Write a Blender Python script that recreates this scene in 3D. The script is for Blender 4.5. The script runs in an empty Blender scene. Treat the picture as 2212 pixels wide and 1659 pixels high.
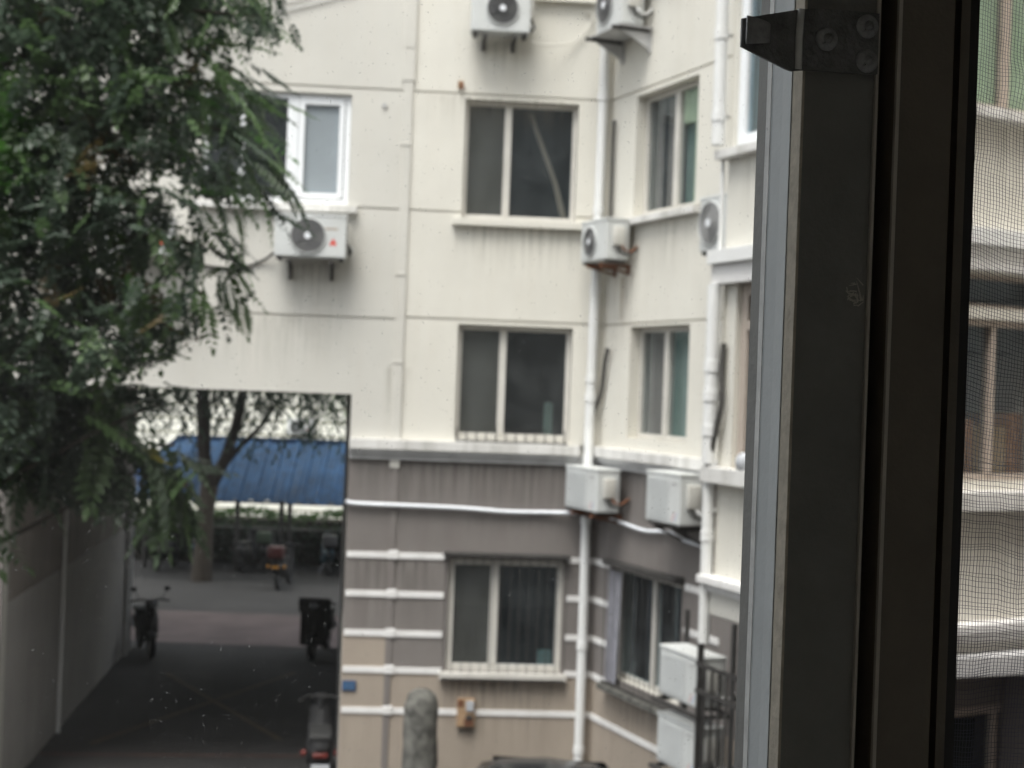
import bpy, bmesh, math, random
from mathutils import Vector, Matrix, Quaternion, noise
random.seed(7)
R = math.radians
sc = bpy.context.scene
col = sc.collection

# ------------------------------------------------------------------ camera
EYE = 5.1
ROLL = 0.0368; PITCH = 9.5/3200
cam_d = bpy.data.cameras.new('camera'); cam = bpy.data.objects.new('camera', cam_d); col.objects.link(cam)
cam_d.sensor_width = 36; cam_d.lens = 3200/2212*36
cam_d.clip_start = 0.01; cam_d.clip_end = 500
rt = Vector((math.cos(ROLL), 0, math.sin(ROLL))); up0 = Vector((-math.sin(ROLL), 0, math.cos(ROLL)))
fwd = Vector((0, 1, 0))*math.cos(PITCH) + up0*math.sin(PITCH)
upv = up0*math.cos(PITCH) - Vector((0, 1, 0))*math.sin(PITCH)
cam.matrix_world = Matrix(((rt.x, upv.x, -fwd.x, 0), (rt.y, upv.y, -fwd.y, 0), (rt.z, upv.z, -fwd.z, EYE), (0, 0, 0, 1)))
cam_d.dof.use_dof = True; cam_d.dof.focus_distance = 0.6; cam_d.dof.aperture_fstop = 25
sc.camera = cam

# ------------------------------------------------------------------ sky, sun, exposure
SUN_EL, SUN_AZ = 66, 205
w = bpy.data.worlds.new('World'); sc.world = w; w.use_nodes = True
nt = w.node_tree; bg = nt.nodes['Background']
sky = nt.nodes.new('ShaderNodeTexSky'); sky.sky_type = 'NISHITA'; sky.sun_disc = False
sky.sun_elevation = R(SUN_EL); sky.sun_rotation = R(SUN_AZ); sky.dust_density = 4; sky.air_density = 1.0
hs = nt.nodes.new('ShaderNodeHueSaturation'); hs.inputs['Saturation'].default_value = 0.28
nt.links.new(sky.outputs[0], hs.inputs['Color']); nt.links.new(hs.outputs[0], bg.inputs['Color'])
bg.inputs['Strength'].default_value = 0.15
sd = bpy.data.lights.new('sun', 'SUN'); sd.energy = 1.1; sd.angle = R(30); sd.color = (1, 0.96, 0.9)
sun = bpy.data.objects.new('sun', sd); col.objects.link(sun)
to_sun = Vector((math.sin(R(SUN_AZ))*math.cos(R(SUN_EL)), math.cos(R(SUN_AZ))*math.cos(R(SUN_EL)), math.sin(R(SUN_EL))))
sun.rotation_euler = to_sun.to_track_quat('Z', 'Y').to_euler(); sun.location = (0, 0, 30)
sc.view_settings.view_transform = 'Standard'; sc.view_settings.look = 'None'
sc.view_settings.gamma = 1; sc.view_settings.use_curve_mapping = False
sc.view_settings.exposure = 1.36
sc.cycles.max_bounces = 10; sc.cycles.diffuse_bounces = 8; sc.cycles.glossy_bounces = 2
sc.cycles.transparent_max_bounces = 10; sc.cycles.caustics_reflective = False; sc.cycles.caustics_refractive = False

# ------------------------------------------------------------------ materials
def new_mat(name):
    m = bpy.data.materials.new(name); m.use_nodes = True
    return m, m.node_tree, m.node_tree.nodes['Principled BSDF']
def N(t, typ, **kw):
    n = t.nodes.new(typ)
    for k, v in kw.items():
        if k in n.inputs: n.inputs[k].default_value = v
        else: setattr(n, k, v)
    return n
def c4(c): return (c[0], c[1], c[2], 1)
def mat(name, c, rough=.6, var=.15, scale=3., bump=0., bscale=60., metal=0., streak=0., streak_col=None, spec=.4, stretch=.12):
    m, t, b = new_mat(name)
    b.inputs['Roughness'].default_value = rough; b.inputs['Metallic'].default_value = metal
    b.inputs['Specular IOR Level'].default_value = spec
    tc = N(t, 'ShaderNodeTexCoord')
    nz = N(t, 'ShaderNodeTexNoise', Scale=scale, Detail=6., Roughness=.62); t.links.new(tc.outputs['Object'], nz.inputs['Vector'])
    rp = N(t, 'ShaderNodeValToRGB'); t.links.new(nz.outputs['Fac'], rp.inputs['Fac'])
    rp.color_ramp.elements[0].position = .3; rp.color_ramp.elements[1].position = .7
    rp.color_ramp.elements[0].color = c4([x*(1-var) for x in c]); rp.color_ramp.elements[1].color = c4([min(1, x*(1+var*.6)) for x in c])
    out = rp.outputs['Color']
    if streak > 0:
        mp = N(t, 'ShaderNodeMapping'); mp.inputs['Scale'].default_value = (5, 5, 5*stretch)
        t.links.new(tc.outputs['Object'], mp.inputs['Vector'])
        n2 = N(t, 'ShaderNodeTexNoise', Scale=1., Detail=5., Roughness=.6); t.links.new(mp.outputs['Vector'], n2.inputs['Vector'])
        r2 = N(t, 'ShaderNodeValToRGB'); t.links.new(n2.outputs['Fac'], r2.inputs['Fac'])
        r2.color_ramp.elements[0].position = .46; r2.color_ramp.elements[0].color = (0, 0, 0, 1)
        r2.color_ramp.elements[1].position = .75; r2.color_ramp.elements[1].color = (streak, streak, streak, 1)
        mx = N(t, 'ShaderNodeMix', data_type='RGBA'); t.links.new(r2.outputs['Color'], mx.inputs['Factor'])
        t.links.new(out, mx.inputs[6]); mx.inputs[7].default_value = c4(streak_col or [x*.45 for x in c])
        out = mx.outputs[2]
    t.links.new(out, b.inputs['Base Color'])
    if bump > 0:
        n3 = N(t, 'ShaderNodeTexNoise', Scale=bscale, Detail=4.); t.links.new(tc.outputs['Object'], n3.inputs['Vector'])
        bp = N(t, 'ShaderNodeBump', Strength=bump, Distance=.01); t.links.new(n3.outputs['Fac'], bp.inputs['Height'])
        t.links.new(bp.outputs['Normal'], b.inputs['Normal'])
    return m
def glass(name, tint, refl=.06, rough=.03):
    m, t, b = new_mat(name); t.nodes.remove(b)
    o = t.nodes['Material Output']
    tr = N(t, 'ShaderNodeBsdfTransparent', Color=c4(tint)); gl = N(t, 'ShaderNodeBsdfGlossy', Color=(.78, .9, 1, 1), Roughness=rough)
    lw = N(t, 'ShaderNodeLayerWeight', Blend=.5); pw = N(t, 'ShaderNodeMath', operation='POWER'); t.links.new(lw.outputs['Facing'], pw.inputs[0]); pw.inputs[1].default_value = 5
    ad = N(t, 'ShaderNodeMath', operation='MULTIPLY_ADD'); t.links.new(pw.outputs[0], ad.inputs[0]); ad.inputs[1].default_value = .9; ad.inputs[2].default_value = .02+refl
    mx = N(t, 'ShaderNodeMixShader'); t.links.new(ad.outputs[0], mx.inputs[0]); t.links.new(tr.outputs[0], mx.inputs[1]); t.links.new(gl.outputs[0], mx.inputs[2])
    df = N(t, 'ShaderNodeBsdfDiffuse', Color=(.5, .52, .53, 1)); m3 = N(t, 'ShaderNodeMixShader')      # a film of dust
    tc = N(t, 'ShaderNodeTexCoord'); nz = N(t, 'ShaderNodeTexNoise', Scale=2.5, Detail=5.); t.links.new(tc.outputs['Object'], nz.inputs['Vector'])
    mr = N(t, 'ShaderNodeMapRange'); t.links.new(nz.outputs['Fac'], mr.inputs[0]); mr.inputs[1].default_value = .3; mr.inputs[2].default_value = .75; mr.inputs[3].default_value = .008; mr.inputs[4].default_value = .05
    t.links.new(mr.outputs[0], m3.inputs[0]); t.links.new(mx.outputs[0], m3.inputs[1]); t.links.new(df.outputs[0], m3.inputs[2])
    t.links.new(m3.outputs[0], o.inputs['Surface'])
    return m
def leaf_mat(name, c, trans=.42):
    m, t, b = new_mat(name)
    b.inputs['Roughness'].default_value = .42; b.inputs['Specular IOR Level'].default_value = .5
    oi = N(t, 'ShaderNodeObjectInfo'); tc = N(t, 'ShaderNodeTexCoord')
    nz = N(t, 'ShaderNodeTexNoise', Scale=2.3, Detail=3.); t.links.new(tc.outputs['Object'], nz.inputs['Vector'])
    ad = N(t, 'ShaderNodeMath', operation='ADD'); t.links.new(nz.outputs['Fac'], ad.inputs[0])
    sc_ = N(t, 'ShaderNodeMath', operation='MULTIPLY_ADD'); t.links.new(oi.outputs['Random'], sc_.inputs[0]); sc_.inputs[1].default_value = .5; sc_.inputs[2].default_value = -.25
    t.links.new(sc_.outputs[0], ad.inputs[1])
    rp = N(t, 'ShaderNodeValToRGB'); t.links.new(ad.outputs[0], rp.inputs['Fac'])
    rp.color_ramp.elements[0].position = .25; rp.color_ramp.elements[0].color = c4([x*.6 for x in c])
    rp.color_ramp.elements[1].position = .75; rp.color_ramp.elements[1].color = c4([c[0]*1.35, c[1]*1.3, c[2]*1.2])
    t.links.new(rp.outputs[0], b.inputs['Base Color'])
    tl = N(t, 'ShaderNodeBsdfTranslucent'); t.links.new(rp.outputs[0], tl.inputs['Color'])
    mx = N(t, 'ShaderNodeMixShader'); mx.inputs[0].default_value = trans
    t.links.new(b.outputs[0], mx.inputs[1]); t.links.new(tl.outputs[0], mx.inputs[2]); t.links.new(mx.outputs[0], t.nodes['Material Output'].inputs['Surface'])
    return m

M = {}
M['cream'] = mat('cream_stucco', (.652, .632, .573), .85, .06, 1.1, .25, 90, streak=.16, streak_col=(.5, .45, .37))
M['cream_grey'] = mat('cream_stucco_greyer', (.572, .558, .515), .85, .06, 1.0, .25, 90, streak=.2, streak_col=(.5, .46, .4))
M['taupe'] = mat('taupe_stucco', (.182, .165, .155), .85, .1, 1.3, .3, 90, streak=.35, streak_col=(.13, .105, .1))
M['tan'] = mat('tan_stucco', (.335, .285, .235), .85, .09, 1.3, .3, 90, streak=.35, streak_col=(.23, .19, .16))
M['band'] = mat('white_band_paint', (.72, .71, .7), .7, .08, 4, streak=.3, streak_col=(.42, .4, .37))
M['ledge'] = mat('ledge_paint', (.66, .65, .63), .8, .1, 3, .2, 50, streak=.75, streak_col=(.3, .29, .26), stretch=.05)
M['ledge_grey'] = mat('moulding_grey', (.46, .46, .46), .8, .1, 3, streak=.5, streak_col=(.27, .27, .26))
M['upvc'] = mat('white_upvc', (.8, .82, .84), .4, .03, 3)
M['alu'] = mat('offwhite_aluminium', (.58, .56, .52), .45, .08, 5, streak=.3, streak_col=(.36, .34, .3))
M['alu_tan'] = mat('tan_aluminium', (.42, .36, .31), .5, .08, 5)
M['pipe'] = mat('white_pvc_pipe', (.7, .705, .7), .5, .05, 3, streak=.3, streak_col=(.58, .56, .5), stretch=.3)
M['ac_white'] = mat('ac_casing_paint', (.56, .575, .57), .5, .06, 4, streak=.3, streak_col=(.42, .41, .37))
M['ac_side'] = mat('ac_ivory_paint', (.6, .59, .55), .55, .1, 5, streak=.4, streak_col=(.36, .3, .22))
M['grille'] = mat('grille_plastic', (.16, .16, .16), .6, .2, 8)
M['grille_white'] = mat('grille_white_plastic', (.55, .565, .565), .55, .05, 5)
M['hub'] = mat('fan_hub_plastic', (.72, .74, .77), .4, .05, 5)
M['blade'] = mat('fan_blade_plastic', (.13, .13, .135), .6, .1, 5)
M['iron'] = mat('dark_iron', (.045, .042, .04), .7, .3, 9)
M['rust'] = mat('rusty_iron', (.17, .07, .035), .85, .4, 9, .3, 40)
M['red'] = mat('red_print', (.62, .07, .05), .5, .1, 4)
M['blue_print'] = mat('blue_print', (.16, .3, .62), .5, .1, 4)
M['skyblue'] = mat('sky_blue_label', (.3, .55, .85), .5, .1, 4)
M['rubber'] = mat('black_rubber', (.02, .02, .02), .7, .2, 9)
M['cable'] = mat('cable_sheath', (.055, .052, .048), .7, .3, 9)
M['cable_white'] = mat('white_conduit', (.72, .74, .78), .5, .06, 6)
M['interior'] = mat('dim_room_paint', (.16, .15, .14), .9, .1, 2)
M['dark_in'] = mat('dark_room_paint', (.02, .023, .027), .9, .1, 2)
M['pane'] = glass('window_glass', (.88, .9, .9), .012)
M['pane_blue'] = glass('bluish_window_glass', (.8, .87, .9), .012)
M['reflected_sky_panel'] = mat('reflected_sky_grey_blue', (.56, .575, .62), .8, .1, 1.2)  # grey-blue stands in for the sky reflected in a pane
M['curt_green'] = mat('pale_green_curtain', (.6, .7, .5), .9, .1, 2, streak=.4, streak_col=(.42, .58, .4), stretch=.03)
M['curt_teal'] = mat('teal_curtain', (.2, .28, .25), .9, .15, 2, streak=.4, streak_col=(.13, .2, .175), stretch=.03)
M['curt_dark'] = mat('dark_curtain', (.085, .08, .074), .9, .15, 2, streak=.4, stretch=.03)
M['curt_grey'] = mat('taupe_curtain', (.3, .27, .25), .9, .15, 2, streak=.4, stretch=.03)
M['wood_pole'] = mat('bamboo_pole', (.3, .2, .14), .6, .15, 9)
M['card'] = mat('brown_cardboard', (.3, .14, .07), .8, .2, 4)
M['card2'] = mat('light_cardboard', (.33, .22, .13), .8, .2, 4)
M['asphalt'] = mat('asphalt', (.03, .0285, .028), .9, .45, .7, .4, 40)
M['paver'] = mat('pink_pavers', (.13, .1, .097), .9, .3, 1.2, .4, 20)
M['road'] = mat('road_asphalt', (.056, .053, .052), .9, .2, .5, .4, 30)
M['yellow'] = mat('worn_yellow_paint', (.07, .053, .03), .8, .4, 5)
M['redline'] = mat('worn_red_paint', (.065, .035, .028), .8, .4, 5)
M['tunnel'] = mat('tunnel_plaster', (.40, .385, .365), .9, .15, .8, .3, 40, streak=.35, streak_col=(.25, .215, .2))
M['ceil'] = mat('tunnel_ceiling', (.05, .047, .045), .9, .15, .8)
M['stone'] = mat('weathered_stone', (.125, .122, .11), .95, .75, 9, 1.0, 25)
M['bark'] = mat('grey_bark', (.075, .062, .05), .9, .35, 14, .8, 45)
M['bark_dark'] = mat('dark_bark', (.04, .034, .03), .9, .35, 8, .8, 25)
M['leaf'] = leaf_mat('leaf_deep_green', (.075, .112, .082))
M['leaf_mid'] = leaf_mat('leaf_mid_green', (.095, .165, .068))
M['leaf_bright'] = leaf_mat('leaf_bright_green', (.075, .21, .035), .45)
M['leaf_grey'] = leaf_mat('leaf_grey_green', (.075, .115, .07))
M['leaf_brown'] = leaf_mat('leaf_olive_brown', (.11, .085, .035))
M['leaf_yellow'] = leaf_mat('leaf_yellow', (.26, .24, .05))
M['hedge'] = leaf_mat('hedge_leaf', (.05, .1, .03))
M['blue_roof'] = mat('blue_sheet_metal', (.045, .115, .235), .7, .4, .9, streak=.8, streak_col=(.04, .06, .09), stretch=.15)
M['blue_dark'] = mat('blue_ridge_trim', (.02, .05, .12), .6, .2, 2)
M['far_cream'] = mat('far_cream_paint', (.86, .85, .76), .85, .06, .7)
M['groove'] = mat('groove_shadow_paint', (.32, .31, .22), .9, .1, 3)
M['alu_raw'] = mat('dusty_raw_aluminium', (.53, .55, .545), .5, .08, 30, .05, 300, streak=.7, streak_col=(.42, .445, .445), stretch=.02)
M['seal'] = mat('glass_seal_strip', (.72, .71, .68), .5, .2, 90)
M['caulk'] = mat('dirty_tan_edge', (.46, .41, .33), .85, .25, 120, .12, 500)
M['frame_dark'] = mat('dark_bronze_aluminium', (.22, .215, .2), .55, .18, 25, .1, 400)
M['frame_brown'] = mat('brown_bronze_aluminium', (.17, .145, .115), .55, .15, 25, .1, 400)
M['frame_black'] = mat('black_bronze_aluminium', (.035, .033, .032), .6, .2, 25)
M['lip'] = mat('lip_highlight_and_glue', (.5, .46, .4), .45, .15, 60)  # pale colour paints the light caught by the lip edges; glue smear too
M['bracket'] = mat('steel_bracket', (.17, .17, .17), .45, .4, 160, .25, 400, metal=.3, streak=.3, streak_col=(.32, .3, .27))
M['rivet'] = mat('rivet_aluminium', (.36, .36, .36), .45, .3, 200, .2, 500, metal=.3)
M['thread'] = mat('screen_thread', (.085, .088, .12), .6, .2, 50)
M['room'] = mat('room_paint', (.8, .79, .76), .9, .05, 2)
M['own_wall'] = mat('own_building_stucco', (.5, .46, .4), .9, .08, 1)
M['car_paint'] = mat('black_car_paint', (.012, .013, .015), .22, .1, 2, spec=.6)
M['car_glass'] = mat('dark_car_glass', (.015, .017, .02), .08, .1, 2, spec=.6)
M['chrome'] = mat('scooter_chrome', (.5, .5, .52), .25, .1, 5, metal=.9)
M['plate'] = mat('number_plate_white', (.4, .415, .44), .5, .05, 4)
M['tail'] = mat('red_lens', (.1, .014, .01), .25, .1, 5)
M['amber'] = mat('amber_lens', (.55, .25, .03), .3, .1, 5)
M['scooter_black'] = mat('scooter_black', (.012, .012, .013), .7, .2, 4)
M['scooter_grey'] = mat('scooter_grey', (.06, .06, .063), .5, .2, 4)
M['scooter_red'] = mat('scooter_red', (.06, .013, .013), .35, .2, 4)
M['scooter_white'] = mat('scooter_white', (.5, .52, .55), .35, .1, 4)
M['scooter_blue'] = mat('scooter_blue', (.035, .075, .1), .35, .1, 4)

M['flyscreen'] = mat('dark_fly_screen', (.08, .075, .066), .9, .2, 3)
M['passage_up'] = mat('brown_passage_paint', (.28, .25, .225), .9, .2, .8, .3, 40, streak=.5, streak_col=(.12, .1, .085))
M['plastic'] = mat('cloudy_plastic_film', (.3, .3, .34), .35, .3, 6, streak=.6, streak_col=(.14, .14, .15), stretch=.1)
M['stain'] = mat('rust_run', (.42, .36, .25), .9, .2, 9)
def dusty_glass():
    m, t, b = new_mat('dusty_clear_glass'); t.nodes.remove(b)
    o = t.nodes['Material Output']; tc = N(t, 'ShaderNodeTexCoord')
    tr = N(t, 'ShaderNodeBsdfTransparent', Color=(.96, .97, .965, 1))
    df = N(t, 'ShaderNodeBsdfTranslucent', Color=(.8, .8, .78, 1)); gl = N(t, 'ShaderNodeBsdfGlossy', Roughness=.02)
    # fine specks: one per Voronoi cell, most cells switched off by the cell's random colour
    def specks(scale, rad, keep, vec):
        v = N(t, 'ShaderNodeTexVoronoi', Scale=scale); t.links.new(vec, v.inputs['Vector'])
        lt = N(t, 'ShaderNodeMapRange'); t.links.new(v.outputs['Distance'], lt.inputs[0]); lt.inputs[1].default_value = rad*1.25; lt.inputs[2].default_value = rad*.2
        sp = N(t, 'ShaderNodeSeparateColor'); t.links.new(v.outputs['Color'], sp.inputs[0])
        gt = N(t, 'ShaderNodeMath', operation='LESS_THAN'); t.links.new(sp.outputs[0], gt.inputs[0]); gt.inputs[1].default_value = keep
        ml = N(t, 'ShaderNodeMath', operation='MULTIPLY'); t.links.new(lt.outputs[0], ml.inputs[0]); t.links.new(gt.outputs[0], ml.inputs[1])
        m2 = N(t, 'ShaderNodeMath', operation='MULTIPLY'); t.links.new(ml.outputs[0], m2.inputs[0]); t.links.new(sp.outputs[1], m2.inputs[1])
        return m2.outputs[0]
    nz = N(t, 'ShaderNodeTexNoise', Scale=900., Detail=2.); t.links.new(tc.outputs['Object'], nz.inputs['Vector'])
    wv = N(t, 'ShaderNodeMix', data_type='RGBA', blend_type='LINEAR_LIGHT'); wv.inputs[0].default_value = .0012
    t.links.new(tc.outputs['Object'], wv.inputs[6]); t.links.new(nz.outputs['Color'], wv.inputs[7])
    a = specks(600, .22, .22, wv.outputs[2]); b_ = specks(190, .085, .08, wv.outputs[2])
    ad = N(t, 'ShaderNodeMath', operation='MAXIMUM'); t.links.new(a, ad.inputs[0]); t.links.new(b_, ad.inputs[1])
    # soft film of dust, thicker in patches
    n2 = N(t, 'ShaderNodeTexNoise', Scale=14., Detail=5., Roughness=.7); t.links.new(tc.outputs['Object'], n2.inputs['Vector'])
    rp = N(t, 'ShaderNodeMapRange'); t.links.new(n2.outputs['Fac'], rp.inputs[0])
    rp.inputs[1].default_value = .35; rp.inputs[2].default_value = .8; rp.inputs[3].default_value = .002; rp.inputs[4].default_value = .02
    sm = N(t, 'ShaderNodeMath', operation='MULTIPLY_ADD', use_clamp=True); t.links.new(ad.outputs[0], sm.inputs[0]); sm.inputs[1].default_value = .28; t.links.new(rp.outputs[0], sm.inputs[2])
    m1 = N(t, 'ShaderNodeMixShader'); t.links.new(sm.outputs[0], m1.inputs[0]); t.links.new(tr.outputs[0], m1.inputs[1]); t.links.new(df.outputs[0], m1.inputs[2])
    m2 = N(t, 'ShaderNodeMixShader'); m2.inputs[0].default_value = .012; t.links.new(m1.outputs[0], m2.inputs[1]); t.links.new(gl.outputs[0], m2.inputs[2])
    t.links.new(m2.outputs[0], o.inputs['Surface'])
    return m
M['dusty'] = dusty_glass()

# ------------------------------------------------------------------ mesh helpers
class MB:
    def __init__(s): s.v = []; s.f = []; s.m = []; s.mats = []
    def mi(s, m):
        if m not in s.mats: s.mats.append(m)
        return s.mats.index(m)
    def add(s, vs, fs, m):
        b = len(s.v); s.v += [tuple(p) for p in vs]; k = s.mi(m)
        for f in fs: s.f.append([b+i for i in f]); s.m.append(k)
        return s
    def box(s, x0, x1, y0, y1, z0, z1, m):
        v = [(x0, y0, z0), (x1, y0, z0), (x1, y1, z0), (x0, y1, z0), (x0, y0, z1), (x1, y0, z1), (x1, y1, z1), (x0, y1, z1)]
        return s.add(v, [(0, 3, 2, 1), (4, 5, 6, 7), (0, 1, 5, 4), (1, 2, 6, 5), (2, 3, 7, 6), (3, 0, 4, 7)], m)
    def rbox(s, x0, x1, y0, y1, z0, z1, m, r=.01):
        bm = bmesh.new(); bmesh.ops.create_cube(bm, size=1)
        for v in bm.verts: v.co = Vector(((x0+x1)/2+v.co.x*(x1-x0), (y0+y1)/2+v.co.y*(y1-y0), (z0+z1)/2+v.co.z*(z1-z0)))
        bmesh.ops.bevel(bm, geom=bm.edges[:], offset=r, segments=2, affect='EDGES', profile=.6)
        bm.verts.index_update()
        s.add([v.co[:] for v in bm.verts], [[v.index for v in f.verts] for f in bm.faces], m); bm.free(); return s
    def tube(s, pts, r, m, n=8, cap=True):
        pts = [Vector(p) for p in pts]; k = len(pts); rs = r if isinstance(r, (list, tuple)) else [r]*k
        P2, R2 = [pts[0]], [rs[0]]
        for i in range(k-1):
            l = (pts[i+1]-pts[i]).length; rr = max(rs[i], rs[i+1])
            if l > 7*rr and n > 5:
                for f in (2*rr/l, 1-2*rr/l): P2.append(pts[i].lerp(pts[i+1], f)); R2.append(rs[i]+(rs[i+1]-rs[i])*f)
            P2.append(pts[i+1]); R2.append(rs[i+1])
        pts, rs, k = P2, R2, len(P2)
        vs = []; prev = None
        for i, p in enumerate(pts):
            d = (pts[min(i+1, k-1)]-pts[max(i-1, 0)]).normalized()
            a = prev - d*prev.dot(d) if prev is not None else d.orthogonal()
            if a.length < 1e-6: a = d.orthogonal()
            a.normalize(); prev = a; b = d.cross(a)
            for j in range(n):
                t = 2*math.pi*j/n; vs.append(p+(a*math.cos(t)+b*math.sin(t))*rs[i])
        fs = [(i*n+j, i*n+(j+1) % n, (i+1)*n+(j+1) % n, (i+1)*n+j) for i in range(k-1) for j in range(n)]
        if cap:
            m0 = len(vs); vs += vs[:n]+vs[(k-1)*n:k*n]
            fs += [tuple(range(m0, m0+n))[::-1], tuple(range(m0+n, m0+2*n))]
        return s.add(vs, fs, m)
    def ring(s, c, axis, R_, r, m, n=24, k=6):
        axis = Vector(axis).normalized(); a = axis.orthogonal().normalized(); b = axis.cross(a); c = Vector(c); vs = []
        for i in range(n):
            t = 2*math.pi*i/n; d = a*math.cos(t)+b*math.sin(t)
            for j in range(k):
                u = 2*math.pi*j/k; vs.append(c+d*(R_+r*math.cos(u))+axis*(r*math.sin(u)))
        return s.add(vs, [(i*k+j, ((i+1) % n)*k+j, ((i+1) % n)*k+(j+1) % k, i*k+(j+1) % k) for i in range(n) for j in range(k)], m)
    def disc(s, c, axis, r, h, m, n=20):
        axis = Vector(axis).normalized(); c = Vector(c)
        return s.tube([c, c+axis*h], r, m, n)
    def ball(s, c, r, m, sx=1, sy=1, sz=1, n=10, k=6):
        vs = []; 
        for i in range(k+1):
            p = math.pi*i/k
            for j in range(n):
                t = 2*math.pi*j/n; vs.append((c[0]+r*sx*math.sin(p)*math.cos(t), c[1]+r*sy*math.sin(p)*math.sin(t), c[2]+r*sz*math.cos(p)))
        return s.add(vs, [(i*n+j, (i+1)*n+j, (i+1)*n+(j+1) % n, i*n+(j+1) % n) for i in range(k) for j in range(n)], m)
    def mesh(s, name, smooth=False):
        me = bpy.data.meshes.new(name); me.from_pydata(s.v, [], s.f)
        for m in s.mats: me.materials.append(M[m])
        me.polygons.foreach_set('material_index', s.m)
        if smooth: me.polygons.foreach_set('use_smooth', [True]*len(s.f))
        me.update(); return me
    def build(s, name, parent=None, mw=None, smooth=False, label=None, cat=None, group=None, kind=None):
        o = bpy.data.objects.new(name, s.mesh(name, smooth)); col.objects.link(o)
        if parent is not None:
            o.parent = parent
        if mw is not None: place(o, mw)
        return tag(o, label, cat, group, kind)
WM = {}
def place(o, mw):
    """set an object's world matrix, through its (unscaled) parents"""
    WM[o.name] = mw
    p = o.parent
    o.matrix_basis = (WM.get(p.name, Matrix()).inverted() @ mw) if p else mw
def tag(o, label=None, cat=None, group=None, kind=None):
    if label: o['label'] = label
    if cat: o['category'] = cat
    if group: o['group'] = group
    if kind: o['kind'] = kind
    return o
def empty(name, mw, label=None, cat=None, group=None):
    o = bpy.data.objects.new(name, None); col.objects.link(o); o.empty_display_size = .1; place(o, mw)
    return tag(o, label, cat, group)
def frame(x, y, ang, z=0.): return Matrix.Translation((x, y, z)) @ Matrix.Rotation(R(ang), 4, 'Z')

# wall frames: local x runs along the wall, -y points out of it, z is height
FA = frame(1.068, 17.878, 4.17)      # facade with the passage
FB = frame(1.068, 17.878, -67.8)     # side wall
FBAY = frame(1.786, 12.718, -67.8)   # front of the enclosed balcony
FC = frame(2.806, 10.218, 31.6)      # wall after the balcony

# ------------------------------------------------------------------ the setting
def sheet(name, pts, z, m, kind='structure'):
    b = MB(); b.add([(x, y, z) for x, y in pts], [tuple(range(len(pts)))], m)
    return b.build(name, kind=kind)
sheet('ground', [(-120, -60), (120, -60), (120, 260), (-120, 260)], 0, 'asphalt')
sheet('road', [(-60, 32.2), (60, 32.2), (60, 37.3), (-60, 37.0)], .004, 'road')
sheet('pavement', [(-30, 28.35), (30, 28.35), (30, 32.2), (-30, 32.2)], .006, 'paver')
def line(a, b, wd, m):
    a = Vector(a); b = Vector(b); d = (b-a).normalized(); n = Vector((-d.y, d.x))*wd/2
    return [(a-n)[:], (b-n)[:], (b+n)[:], (a+n)[:]]
k = MB()
for (a, b, z) in [((-5.62, 20.4), (-3.6, 25.9), .004), ((-5.75, 25.4), (-3.1, 21.0), .008)]:
    k.add([(x, y, z) for x, y in line(a, b, .1, 0)], [(0, 1, 2, 3)], 'yellow')
k.add([(x, y, .004) for x, y in line((-6.1, 19.75), (-2.6, 20.15), .12, 0)], [(0, 1, 2, 3)], 'redline')
k.build('road_marking', kind='structure')

# ------------------------------------------------------------------ the building
bld = empty('apartment_building', frame(1.068, 17.878, 0), 'cream apartment block with taupe ground floor and drive-through passage', 'building')
def cells(b, xs, zs, holes, yf, yb, m):
    """a wall plate from yf (front) to yb (back) with rectangular holes"""
    xs = sorted(set(xs)); zs = sorted(set(zs))
    def solid(i, j):
        if i < 0 or j < 0 or i >= len(xs)-1 or j >= len(zs)-1: return False
        cx = (xs[i]+xs[i+1])/2; cz = (zs[j]+zs[j+1])/2
        return not any(h[0] < cx < h[1] and h[2] < cz < h[3] for h in holes)
    for i in range(len(xs)-1):
        for j in range(len(zs)-1):
            if not solid(i, j): continue
            x0, x1, z0, z1 = xs[i], xs[i+1], zs[j], zs[j+1]
            b.add([(x0, yf, z0), (x1, yf, z0), (x1, yf, z1), (x0, yf, z1)], [(0, 1, 2, 3)], m)
            if not solid(i-1, j): b.add([(x0, yf, z0), (x0, yf, z1), (x0, yb, z1), (x0, yb, z0)], [(0, 1, 2, 3)], m)
            if not solid(i+1, j): b.add([(x1, yf, z0), (x1, yb, z0), (x1, yb, z1), (x1, yf, z1)], [(0, 1, 2, 3)], m)
            if not solid(i, j-1): b.add([(x0, yf, z0), (x0, yb, z0), (x1, yb, z0), (x1, yf, z0)], [(0, 1, 2, 3)], m)
            if not solid(i, j+1): b.add([(x0, yf, z1), (x1, yf, z1), (x1, yb, z1), (x0, yb, z1)], [(0, 1, 2, 3)], m)
def wall(F, s0, s1, z0, z1, holes, m, yf=0., yb=.25, name='wall'):
    for h in holes:
        if h[2] <= z0 and h[3] >= z1 and h[0] < s1 and h[1] > s0:      # an opening as high as the panel parts it in two
            if h[0] > s0: wall(F, s0, h[0], z0, z1, holes, m, yf, yb, name)
            if h[1] < s1: wall(F, h[1], s1, z0, z1, holes, m, yf, yb, name)
            return
    b = MB(); hs = [h for h in holes if h[1] > s0 and h[0] < s1 and h[3] > z0 and h[2] < z1]
    xs = [s0, s1]+[min(max(v, s0), s1) for h in hs for v in h[:2]]; zs = [z0, z1]+[min(max(v, z0), z1) for h in hs for v in h[2:]]
    cells(b, xs, zs, hs, yf, yb, m)
    return b.build(name, bld, F)
GAP = .011
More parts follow.
